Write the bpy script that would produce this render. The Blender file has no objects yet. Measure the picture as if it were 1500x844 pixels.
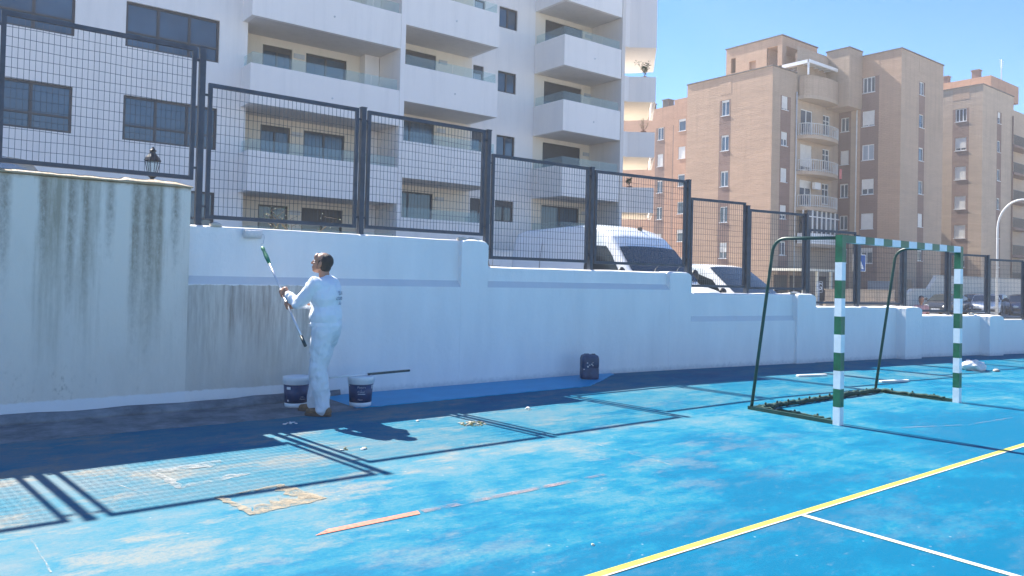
import bpy, math, random
from mathutils import Vector, Matrix, noise as mnoise
R = math.radians
SC = bpy.context.scene
COL = SC.collection

# ------------------------------------------------------------------ camera
cam_d = bpy.data.cameras.new('camera'); cam = bpy.data.objects.new('camera', cam_d); COL.objects.link(cam)
th, pit, rol = R(52.27), R(1.03), R(1.35)
f0 = Vector((math.cos(th)*math.cos(pit), math.sin(th)*math.cos(pit), math.sin(pit)))
R0 = Vector((math.sin(th), -math.cos(th), 0)); U0 = R0.cross(f0)
Uc = U0*math.cos(rol)-R0*math.sin(rol); Rc = R0*math.cos(rol)+U0*math.sin(rol)
m = Matrix.Identity(4)
for i in range(3):
    m[i][0] = Rc[i]; m[i][1] = Uc[i]; m[i][2] = -f0[i]
m[2][3] = 1.54
cam.matrix_world = m
cam_d.sensor_width = 36; cam_d.lens = 1118/1500*36; cam_d.shift_y = -37/1500
cam_d.clip_start = .05; cam_d.clip_end = 3000
SC.camera = cam
SC.render.resolution_x = 1024; SC.render.resolution_y = 576

# ------------------------------------------------------------------ world, sun, exposure
SUN = Vector((-.10, .94, 1.0)).normalized()
W = bpy.data.worlds.new('World'); SC.world = W; W.use_nodes = True
nt = W.node_tree; bg = nt.nodes['Background']
sky = nt.nodes.new('ShaderNodeTexSky'); sky.sky_type = 'NISHITA'; sky.sun_disc = False
sky.sun_elevation = math.asin(SUN.z); sky.sun_rotation = math.atan2(SUN.x, SUN.y)
sky.air_density = 1.0; sky.dust_density = .0; sky.ozone_density = 4; sky.altitude = 0
hs = nt.nodes.new('ShaderNodeHueSaturation'); hs.inputs['Saturation'].default_value = 1.26; hs.inputs['Hue'].default_value = .507; hs.inputs['Value'].default_value = 1.0
nt.links.new(sky.outputs[0], hs.inputs['Color']); nt.links.new(hs.outputs[0], bg.inputs[0]); bg.inputs[1].default_value = .055
sd = bpy.data.lights.new('sun', 'SUN'); sun = bpy.data.objects.new('sun', sd); COL.objects.link(sun)
sd.energy = 3.6; sd.angle = R(.5); sd.color = (1, .95, .87)
sun.rotation_euler = SUN.to_track_quat('Z', 'Y').to_euler(); sun.location = (0, 0, 40)
SC.view_settings.view_transform = 'Standard'; SC.view_settings.look = 'None'
SC.view_settings.exposure = 2.17; SC.view_settings.gamma = 1
try: SC.view_settings.use_curve_mapping = False
except Exception: pass
SC.render.engine = 'CYCLES'
SC.cycles.max_bounces = 8; SC.cycles.transparent_max_bounces = 24

# ------------------------------------------------------------------ materials
MATS = {}
def newmat(name):
    mt = bpy.data.materials.new(name); mt.use_nodes = True
    MATS[name] = mt
    return mt, mt.node_tree, mt.node_tree.nodes['Principled BSDF']
def N(nt, t, **kw):
    n = nt.nodes.new('ShaderNode'+t)
    for k, v in kw.items(): setattr(n, k, v)
    return n
def L(nt, a, b): nt.links.new(a, b)
def ramp(nt, fac, stops):
    r = N(nt, 'ValToRGB'); cr = r.color_ramp
    while len(cr.elements) < len(stops): cr.elements.new(.5)
    for e, (p, c) in zip(cr.elements, stops):
        e.position = p; e.color = (*c, 1) if len(c) == 3 else c
    if fac is not None: L(nt, fac, r.inputs[0])
    return r
def mix(nt, fac, a, b, mode='MIX'):
    n = N(nt, 'MixRGB', blend_type=mode)
    for i, v in ((0, fac), (1, a), (2, b)):
        if hasattr(v, 'is_output'): L(nt, v, n.inputs[i])
        elif isinstance(v, tuple): n.inputs[i].default_value = (*v, 1)
        else: n.inputs[i].default_value = v
    return n.outputs[0]
def mth(nt, op, a, b=0.0, clamp=False):
    n = N(nt, 'Math', operation=op); n.use_clamp = clamp
    for i, v in ((0, a), (1, b)):
        if hasattr(v, 'is_output'): L(nt, v, n.inputs[i])
        else: n.inputs[i].default_value = v
    return n.outputs[0]
def mrange(nt, v, a, b, c=0., d=1.):
    n = N(nt, 'MapRange'); n.clamp = True; L(nt, v, n.inputs[0])
    for i, x in enumerate((a, b, c, d)): n.inputs[i+1].default_value = x
    return n.outputs[0]
def coords(nt, world=True, scale=(1, 1, 1), rot=(0, 0, 0)):
    if world: src = N(nt, 'NewGeometry').outputs['Position']
    else: src = N(nt, 'TexCoord').outputs['Object']
    mp = N(nt, 'Mapping'); mp.inputs['Scale'].default_value = scale; mp.inputs['Rotation'].default_value = rot
    L(nt, src, mp.inputs[0]); return mp.outputs[0]
def noi(nt, vec, scale, detail=4, rough=.55, dist=0):
    n = N(nt, 'TexNoise'); n.inputs['Scale'].default_value = scale; n.inputs['Detail'].default_value = detail
    n.inputs['Roughness'].default_value = rough; n.inputs['Distortion'].default_value = dist
    if vec is not None: L(nt, vec, n.inputs['Vector'])
    return n.outputs['Fac']
def bump(nt, b, h, strength=.3, dist=.01):
    n = N(nt, 'Bump'); n.inputs['Strength'].default_value = strength; n.inputs['Distance'].default_value = dist
    L(nt, h, n.inputs['Height']); L(nt, n.outputs[0], b.inputs['Normal'])
def simple(name, col, rough=.6, metal=0, var=.12, scale=3., bmp=0, bscale=30, bdist=.01, world=False, spec=.5, coat=0):
    mt, nt, b = newmat(name)
    v = coords(nt, world)
    n = noi(nt, v, scale, 5)
    a = tuple(c*(1-var) for c in col); c2 = tuple(min(1, c*(1+var)) for c in col)
    r = ramp(nt, n, [(.3, a), (.7, c2)])
    L(nt, r.outputs[0], b.inputs['Base Color'])
    b.inputs['Roughness'].default_value = rough; b.inputs['Metallic'].default_value = metal
    b.inputs['Specular IOR Level'].default_value = spec
    if coat: b.inputs['Coat Weight'].default_value = coat
    if bmp:
        bump(nt, b, noi(nt, v, bscale, 6), bmp, bdist)
    return mt

simple('render_white', (.86, .83, .83), .85, var=.03, scale=.35, bmp=.15, bscale=14, world=True)
simple('render_cream', (.82, .73, .60), .85, var=.04, scale=.5, bmp=.1, bscale=14, world=True)
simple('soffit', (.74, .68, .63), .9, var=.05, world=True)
simple('dark_frame', (.055, .055, .06), .45, var=.1)
simple('grey_steel', (.045, .058, .08), .45, var=.25, scale=8, metal=.2)
simple('wire', (.05, .06, .075), .5, var=.2, scale=6)
simple('asphalt', (.30, .285, .26), .9, var=.25, scale=1.2, bmp=.3, bscale=60, world=True)
simple('soil', (.40, .35, .28), .95, var=.3, scale=.4, bmp=.4, bscale=8, world=True)
simple('concrete', (.55, .51, .45), .9, var=.2, scale=2, bmp=.3, bscale=25, world=True)
simple('pvc_white', (.78, .79, .78), .4, var=.05)
simple('shutter', (.70, .68, .63), .5, var=.06)
simple('dark_roof', (.14, .12, .105), .8, var=.3, scale=2)
simple('rail', (.62, .62, .60), .5, var=.1)
simple('van_paint', (.80, .80, .79), .28, var=.02, spec=.5, coat=.6)
simple('rubber', (.02, .02, .021), .7)
simple('black_plastic', (.025, .026, .028), .5)
simple('car_grey', (.18, .19, .2), .25, coat=.6, var=.04)
simple('car_dark', (.03, .035, .045), .25, coat=.6, var=.04)
simple('car_blue', (.05, .09, .18), .25, coat=.6, var=.04)
simple('car_red', (.3, .03, .025), .25, coat=.6, var=.04)
simple('chrome', (.6, .6, .6), .25, metal=1)
simple('lamp_lens', (.75, .75, .7), .15)
simple('red_lens', (.4, .02, .02), .2)
simple('goal_white', (.80, .82, .82), .45, var=.08, scale=9, bmp=.1, bscale=50)
simple('goal_green', (.012, .135, .062), .4, var=.3, scale=9, bmp=.1, bscale=50)
simple('tube_green', (.014, .055, .042), .42, var=.35, scale=6)
simple('net_green', (.012, .05, .04), .85, var=.5, scale=40)
simple('skin', (.40, .20, .125), .5, var=.12, scale=14, bmp=.15, bscale=90, bdist=.002)
simple('hair', (.022, .019, .018), .6, var=.5, scale=60, bmp=.9, bscale=220, bdist=.006)
simple('boot', (.20, .13, .08), .8, var=.35, scale=22, bmp=.3, bscale=60)
simple('sole', (.12, .09, .07), .8)
simple('print_blue', (.03, .05, .14), .7, var=.1)
simple('alu', (.62, .63, .65), .3, metal=.8, var=.1)
simple('grip_green', (.02, .20, .10), .5)
simple('grip_dark', (.02, .045, .05), .5)
simple('wool', (.74, .72, .70), .95, var=.06, scale=40, bmp=1, bscale=120, bdist=.01)
simple('bucket_blue', (.012, .045, .13), .35, var=.25, scale=12)
simple('bucket_white', (.72, .75, .78), .4, var=.06, scale=10)
simple('can_dark', (.03, .06, .12), .45, var=.4, scale=9)
simple('rag', (.78, .74, .70), .9, var=.12, scale=12, bmp=.5, bscale=30)
simple('leaf', (.055, .10, .03), .7, var=.5, scale=8)
simple('dry_leaf', (.40, .36, .18), .85, var=.4, scale=30)
simple('twig', (.12, .09, .06), .9, var=.3)
simple('chip_white', (.80, .78, .72), .8, var=.1)
simple('lamp_iron', (.02, .022, .025), .5)
simple('pale_steel', (.55, .56, .57), .4, var=.1)
simple('sign_blue', (.02, .10, .35), .4, var=.05)
simple('sign_white', (.8, .8, .8), .4, var=.05)
simple('shirt_pink', (.55, .30, .30), .8)
simple('dark_cloth', (.03, .03, .04), .85)
simple('canopy', (.80, .76, .62), .6, var=.08)
simple('pink_cloth', (.70, .22, .22), .8)

def cloth(name, col, stain):
    mt, nt, b = newmat(name)
    v = coords(nt, False)
    n = noi(nt, v, 5, 5); s = noi(nt, v, 28, 4, .7)
    c = ramp(nt, n, [(.3, tuple(x*.93 for x in col)), (.7, col)]).outputs[0]
    f = ramp(nt, s, [(.64, (0, 0, 0)), (.74, (1, 1, 1))]).outputs[0]
    c = mix(nt, mth(nt, 'MULTIPLY', f, .35), c, stain)
    L(nt, c, b.inputs['Base Color']); b.inputs['Roughness'].default_value = .85
    vv = coords(nt, False, (1, 1, .45))
    bump(nt, b, noi(nt, vv, 11, 5, .6, .6), .75, .025)
    return mt
cloth('jacket', (.76, .79, .84), (.55, .58, .62))
cloth('trousers', (.72, .75, .79), (.42, .40, .38))

def stained(name, col, dirt, amt):
    mt, nt, b = newmat(name)
    g = N(nt, 'NewGeometry')
    d = noi(nt, coords(nt, True, (1.6, 1.6, .12)), 1.5, 8, .7)
    n = noi(nt, g.outputs['Position'], .4, 5); f = noi(nt, g.outputs['Position'], 5, 6, .7)
    c = ramp(nt, n, [(.3, tuple(x*.965 for x in col)), (.7, col)]).outputs[0]
    c = mix(nt, mth(nt, 'MULTIPLY', mrange(nt, d, .48, .72), amt), c, dirt)
    c = mix(nt, mrange(nt, f, .4, .7, 0, .05), c, dirt)
    L(nt, c, b.inputs['Base Color']); b.inputs['Roughness'].default_value = .85
    bump(nt, b, f, .2, .01)
stained('render_white', (.90, .845, .80), (.62, .59, .57), .28)
stained('render_cream', (.84, .745, .62), (.62, .54, .44), .25)
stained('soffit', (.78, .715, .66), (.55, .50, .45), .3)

def glassmat(name, col, rough=.06, var=.3):
    mt, nt, b = newmat(name)
    v = coords(nt, True)
    n = noi(nt, v, .55, 2)
    r = ramp(nt, n, [(.35, tuple(c*(1-var) for c in col)), (.65, tuple(c*(1+var) for c in col))])
    L(nt, r.outputs[0], b.inputs['Base Color'])
    b.inputs['Roughness'].default_value = rough; b.inputs['Specular IOR Level'].default_value = .9
    nz = noi(nt, v, 1.1, 1); bump(nt, b, nz, .04, .02)
    return mt
glassmat('window_glass', (.045, .085, .125))
glassmat('blind', (.30, .36, .42), .3, .1)
glassmat('car_glass', (.03, .04, .045), .05)
def seeglass(name, tint, glossy_col, t=.75):
    mt, nt, b = newmat(name)
    out = nt.nodes['Material Output']
    tr = N(nt, 'BsdfTransparent'); tr.inputs[0].default_value = (*tint, 1)
    b.inputs['Base Color'].default_value = (*glossy_col, 1); b.inputs['Roughness'].default_value = .08
    ms = N(nt, 'MixShader'); ms.inputs[0].default_value = t
    L(nt, b.outputs[0], ms.inputs[1]); L(nt, tr.outputs[0], ms.inputs[2]); L(nt, ms.outputs[0], out.inputs[0])
seeglass('rail_glass', (.93, .98, .98), (.55, .70, .72), .86)

# brick-like render of the tan flats, works on both facings of the axis-aligned blocks
def brickmat(name, c1, c2):
    mt, nt, b = newmat(name)
    g = N(nt, 'NewGeometry'); s = N(nt, 'SeparateXYZ'); L(nt, g.outputs['Position'], s.inputs[0])
    xy = mth(nt, 'ADD', s.outputs[0], s.outputs[1])
    cb = N(nt, 'CombineXYZ'); L(nt, xy, cb.inputs[0]); L(nt, s.outputs[2], cb.inputs[1])
    bt = N(nt, 'TexBrick'); L(nt, cb.outputs[0], bt.inputs['Vector'])
    bt.inputs['Scale'].default_value = 1; bt.inputs['Brick Width'].default_value = .5; bt.inputs['Row Height'].default_value = .16
    bt.inputs['Mortar Size'].default_value = .012; bt.inputs['Mortar Smooth'].default_value = .3
    bt.inputs['Color1'].default_value = (*c1, 1); bt.inputs['Color2'].default_value = (*c2, 1)
    bt.inputs['Mortar'].default_value = (*[x*.82 for x in c1], 1)
    mp = N(nt, 'Mapping'); mp.inputs['Scale'].default_value = (.25, 1.3, 1); L(nt, cb.outputs[0], mp.inputs[0])
    n = noi(nt, mp.outputs[0], 1.2, 6, .65)
    n2 = noi(nt, g.outputs['Position'], .22, 4)
    c = mix(nt, .30, bt.outputs[0], ramp(nt, n, [(.3, tuple(x*.70 for x in c1)), (.7, tuple(min(1, x*1.25) for x in c1))]).outputs[0])
    c = mix(nt, mth(nt, 'MULTIPLY', mrange(nt, n2, .48, .66), .35), c, tuple(x*.72 for x in c2))
    mp2 = N(nt, 'Mapping'); mp2.inputs['Scale'].default_value = (1.1, .07, 1); L(nt, cb.outputs[0], mp2.inputs[0])
    dr = noi(nt, mp2.outputs[0], 1.4, 7, .7)
    c = mix(nt, mth(nt, 'MULTIPLY', mrange(nt, dr, .50, .68), mrange(nt, s.outputs[2], 4, 22, .12, .5)), c, tuple(x*.6 for x in c2))
    L(nt, c, b.inputs['Base Color']); b.inputs['Roughness'].default_value = .9
    bump(nt, b, mix(nt, .6, bt.outputs[1], n), .7, .06)
brickmat('brick_tan', (.49, .325, .225), (.535, .36, .25))
brickmat('brick_plain', (.50, .375, .275), (.465, .345, .255))
brickmat('brick_brown', (.27, .175, .145), (.245, .16, .13))
brickmat('brick_orange', (.52, .30, .20), (.48, .275, .18))
brickmat('brick_cream', (.53, .415, .31), (.50, .39, .29))

# court paint
def court():
    mt, nt, b = newmat('court_paint')
    g = N(nt, 'NewGeometry'); s = N(nt, 'SeparateXYZ'); L(nt, g.outputs['Position'], s.inputs[0])
    X, Y = s.outputs[0], s.outputs[1]
    P = g.outputs['Position']
    big = noi(nt, coords(nt, True, (1, 1.5, 1), (0, 0, .5)), .42, 12, .72, .15)
    mid = noi(nt, coords(nt, True, (1, 1.8, 1), (0, 0, -.35)), 1.9, 12, .78, .15)
    lap = noi(nt, coords(nt, True, (.35, 7, 1), (0, 0, .12)), 1.5, 8, .7)          # roller passes
    fine = noi(nt, P, 34, 8, .8)
    grit = noi(nt, P, 160, 3, .7)
    wear = mrange(nt, Y, 2.4, 5.4, -.07, .085)
    wx = mrange(nt, X, 1.0, 9.0, .05, -.03)
    w = mth(nt, 'ADD', mth(nt, 'ADD', mth(nt, 'MULTIPLY', big, .80), mth(nt, 'MULTIPLY', mid, .42)), mth(nt, 'MULTIPLY', fine, .30))
    w = mth(nt, 'ADD', mth(nt, 'ADD', w, wear), mth(nt, 'ADD', wx, mth(nt, 'MULTIPLY', lap, .12)))
    w = mth(nt, 'ADD', mth(nt, 'MULTIPLY', mth(nt, 'SUBTRACT', w, .865), 2.0), .60)
    r = ramp(nt, w, [(.40, (.0003, .100, .190)), (.52, (.0006, .120, .215)), (.60, (.008, .142, .222)), (.72, (.044, .165, .225)), (.97, (.125, .190, .220))])
    c = r.outputs[0]
    tn = noi(nt, coords(nt, True, (1, 1.9, 1), (0, 0, .2)), .8, 12, .75)
    tm = mth(nt, 'MULTIPLY', mrange(nt, tn, .515, .60), mth(nt, 'MULTIPLY', mrange(nt, Y, 3.2, 5.0, .25, 1), mrange(nt, X, 8.5, 1.0, .12, 1)))
    tm = mth(nt, 'MULTIPLY', tm, mrange(nt, fine, .35, .6, .45, 1))
    c = mix(nt, mth(nt, 'MULTIPLY', tm, .75), c, (.30, .245, .185))
    sp = noi(nt, coords(nt, True, (1, 2.2, 1), (0, 0, .6)), 5, 12, .85)
    c = mix(nt, mth(nt, 'MULTIPLY', mrange(nt, sp, .57, .66), .36), c, (.22, .27, .28))
    # thin scratches and shoe marks
    for rot, sc in ((.3, 1.0), (1.2, .8), (-.7, 1.3)):
        sn = noi(nt, coords(nt, True, (.6*sc, 26*sc, 1), (0, 0, rot)), 1.6, 6, .7)
        c = mix(nt, mth(nt, 'MULTIPLY', mth(nt, 'MULTIPLY', mrange(nt, sn, .66, .72), mrange(nt, mid, .42, .58)), .45), c, (.36, .40, .40))
    ds = noi(nt, coords(nt, True, (1, 3, 1), (0, 0, -.9)), 7, 8, .8)
    c = mix(nt, mth(nt, 'MULTIPLY', mrange(nt, ds, .64, .74), .35), c, (.010, .07, .12))
    v = N(nt, 'TexVoronoi'); v.inputs['Scale'].default_value = 9; L(nt, P, v.inputs['Vector'])
    chips = mth(nt, 'MULTIPLY', mrange(nt, v.outputs['Distance'], .085, .06), mrange(nt, mid, .50, .56))
    c = mix(nt, mth(nt, 'MULTIPLY', chips, .35), c, (.46, .44, .40))
    c = mix(nt, mth(nt, 'MULTIPLY', mrange(nt, grit, .60, .72), .30), c, (.30, .33, .34))
    L(nt, c, b.inputs['Base Color'])
    L(nt, mrange(nt, w, .5, .9, .62, .85), b.inputs['Roughness'])
    b.inputs['Specular IOR Level'].default_value = .06
    bump(nt, b, mth(nt, 'ADD', mth(nt, 'ADD', fine, mid), mth(nt, 'MULTIPLY', grit, .5)), .5, .006)
court()
def patchy(name, c1, c2, scale=6, lo=.35, hi=.65, rough=.7, bdist=.008, alpha=None):
    mt, nt, b = newmat(name)
    g = N(nt, 'NewGeometry')
    n = noi(nt, g.outputs['Position'], scale, 8, .7)
    L(nt, ramp(nt, n, [(lo, c1), (hi, c2)]).outputs[0], b.inputs['Base Color'])
    b.inputs['Roughness'].default_value = rough; b.inputs['Specular IOR Level'].default_value = .08
    bump(nt, b, n, .4, bdist)
    if alpha:
        n3 = noi(nt, g.outputs['Position'], alpha[0], 9, .75)
        L(nt, mrange(nt, n3, alpha[1], alpha[2]), b.inputs['Alpha'])
    return mt
patchy('fresh_blue', (.0001, .28, .50), (.0008, .33, .58), 3, rough=.35)
patchy('strip_cement', (.11, .13, .15), (.25, .28, .30), 3, rough=.85)
patchy('yellow_line', (.38, .36, .06), (.46, .43, .11), 14, rough=.6, alpha=(30, .26, .34))
patchy('white_line', (.44, .44, .38), (.54, .53, .45), 14, rough=.6, alpha=(30, .28, .36))
patchy('coral_line', (.52, .155, .11), (.54, .23, .17), 20, rough=.7, alpha=(22, .30, .42))
patchy('coral_faded', (.36, .21, .20), (.26, .24, .26), 20, rough=.7, alpha=(5, .42, .72))
patchy('cement_patch', (.27, .225, .165), (.34, .29, .215), 12, rough=.95, alpha=(9, .34, .62))
patchy('pale_paint', (.34, .36, .36), (.46, .44, .40), 12, rough=.8, alpha=(5, .40, .70))

# boundary wall: fresh white paint with old drip-stained cement where it is not painted yet
def wallmat(name, painted):
    mt, nt, b = newmat(name)
    g = N(nt, 'NewGeometry'); s = N(nt, 'SeparateXYZ'); L(nt, g.outputs['Position'], s.inputs[0])
    X, Z = s.outputs[0], s.outputs[2]
    fine = noi(nt, g.outputs['Position'], 18, 7, .7)
    blot = noi(nt, coords(nt, True, (1, 1, .35)), 2.2, 7, .65)
    white = ramp(nt, blot, [(.3, (.82, .80, .78)), (.7, (.88, .865, .845))]).outputs[0]
    if painted:
        st = noi(nt, coords(nt, True, (4.5, 4.5, .45)), 1.6, 6, .6)
        st2 = noi(nt, coords(nt, True, (13, 13, 1.1)), 1.3, 5, .7)
        base = ramp(nt, blot, [(.3, (.56, .51, .44)), (.7, (.70, .655, .58))]).outputs[0]
        f = mrange(nt, mth(nt, 'ADD', mth(nt, 'MULTIPLY', st, .45), mth(nt, 'MULTIPLY', st2, .6)), .46, .68)
        f = mth(nt, 'MULTIPLY', f, mrange(nt, mth(nt, 'ADD', Z, mth(nt, 'MULTIPLY', blot, .9)), .75, 1.6, .15, 1.))
        old = mix(nt, mth(nt, 'MULTIPLY', f, .80), base, (.22, .155, .11))
        edge = mth(nt, 'ADD', Z, mth(nt, 'MULTIPLY', fine, .05))
        inz = mth(nt, 'MULTIPLY', mrange(nt, edge, .20, .215), mrange(nt, edge, 1.395, 1.385))
        ex = mth(nt, 'ADD', X, mth(nt, 'MULTIPLY', blot, .45))
        inx = mrange(nt, mth(nt, 'ADD', ex, mth(nt, 'MULTIPLY', fine, .3)), 4.42, 4.12)
        c = mix(nt, mth(nt, 'MULTIPLY', inz, inx), white, old)
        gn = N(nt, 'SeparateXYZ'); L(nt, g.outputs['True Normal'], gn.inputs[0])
        ledge_shade = mth(nt, 'MULTIPLY', mrange(nt, gn.outputs[2], .25, .35), mrange(nt, gn.outputs[2], .9, .8))  # shade of the sloping ledge, put into the wall colour as grey-blue
        ledge_shade = mth(nt, 'MULTIPLY', ledge_shade, mrange(nt, Z, 1.50, 1.48))
        c = mix(nt, mth(nt, 'MULTIPLY', ledge_shade, .42), c, (.36, .39, .42))
        rb = noi(nt, coords(nt, True, (3.5, 3.5, .55), (0, 0, 0)), 1.3, 5, .6)
        c = mix(nt, mrange(nt, rb, .35, .65, 0, .14), c, (.55, .58, .62))
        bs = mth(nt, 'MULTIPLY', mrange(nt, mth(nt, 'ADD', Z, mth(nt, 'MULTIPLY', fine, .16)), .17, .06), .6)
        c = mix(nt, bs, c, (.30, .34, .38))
        c = mix(nt, mth(nt, 'MULTIPLY', mrange(nt, noi(nt, g.outputs['Position'], 7, 10, .85), .62, .70), .18), c, (.40, .38, .34))
    else:
        # long pale wall with grey-green drip marks running down from the cap
        base = ramp(nt, blot, [(.25, (.66, .61, .53)), (.5, (.74, .69, .61)), (.75, (.77, .70, .60))]).outputs[0]
        st = noi(nt, coords(nt, True, (2.3, 2.3, .10)), 1.35, 5, .55)
        st2 = noi(nt, coords(nt, True, (8, 8, .5)), 1.8, 6, .7)
        sp = noi(nt, coords(nt, True, (1, 1, .6)), 22, 6, .8)
        f = mrange(nt, mth(nt, 'ADD', mth(nt, 'MULTIPLY', st, .7), mth(nt, 'ADD', mth(nt, 'MULTIPLY', st2, .3), mth(nt, 'MULTIPLY', sp, .12))), .55, .70)
        low = mrange(nt, mth(nt, 'ADD', Z, mth(nt, 'MULTIPLY', st2, 1.1)), 1.1, 2.7, .10, 1.)
        c = mix(nt, mth(nt, 'MULTIPLY', mth(nt, 'MULTIPLY', f, low), .85), base, (.30, .265, .19))
        # two heavy drips
        for cx, wd, zz in ((1.20, .035, 1.0), (1.33, .030, 1.1), (1.80, .045, .5), (1.93, .05, .4), (2.04, .03, .9), (.62, .05, 1.3), (.36, .05, 1.5), (.95, .03, 1.6), (1.55, .04, 1.7), (2.2, .04, 1.6)):
            d = mth(nt, 'ABSOLUTE', mth(nt, 'SUBTRACT', mth(nt, 'ADD', X, mth(nt, 'MULTIPLY', st2, .10)), cx+.05))
            k = mth(nt, 'MULTIPLY', mrange(nt, d, wd*1.6, wd*.3), mrange(nt, mth(nt, 'ADD', Z, mth(nt, 'MULTIPLY', sp, .8)), zz+.3, 2.6, 0, 1))
            k = mth(nt, 'MULTIPLY', k, mrange(nt, sp, .3, .6, .35, 1.))
            c = mix(nt, mth(nt, 'MULTIPLY', k, .66), c, (.17, .14, .10))
        mould = mth(nt, 'MULTIPLY', mrange(nt, sp, .52, .66), mth(nt, 'MULTIPLY', mrange(nt, blot, .5, .62), mrange(nt, Z, .65, .35)))
        c = mix(nt, mth(nt, 'MULTIPLY', mould, .7), c, (.15, .14, .10))
        edge = mth(nt, 'ADD', Z, mth(nt, 'MULTIPLY', fine, .05))
        c = mix(nt, mrange(nt, edge, .215, .20), c, (.80, .80, .80))
        c = mix(nt, mth(nt, 'MULTIPLY', mrange(nt, mth(nt, 'ADD', Z, mth(nt, 'MULTIPLY', fine, .08)), 2.44, 2.48), .8), c, (.42, .30, .17))
    L(nt, c, b.inputs['Base Color']); b.inputs['Roughness'].default_value = .8
    gr = noi(nt, g.outputs['Position'], 75, 5, .8)
    bump(nt, b, mth(nt, 'ADD', mth(nt, 'ADD', fine, mth(nt, 'MULTIPLY', blot, 2)), mth(nt, 'MULTIPLY', gr, .5)), .55, .014)
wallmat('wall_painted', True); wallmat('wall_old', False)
M = MATS

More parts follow.
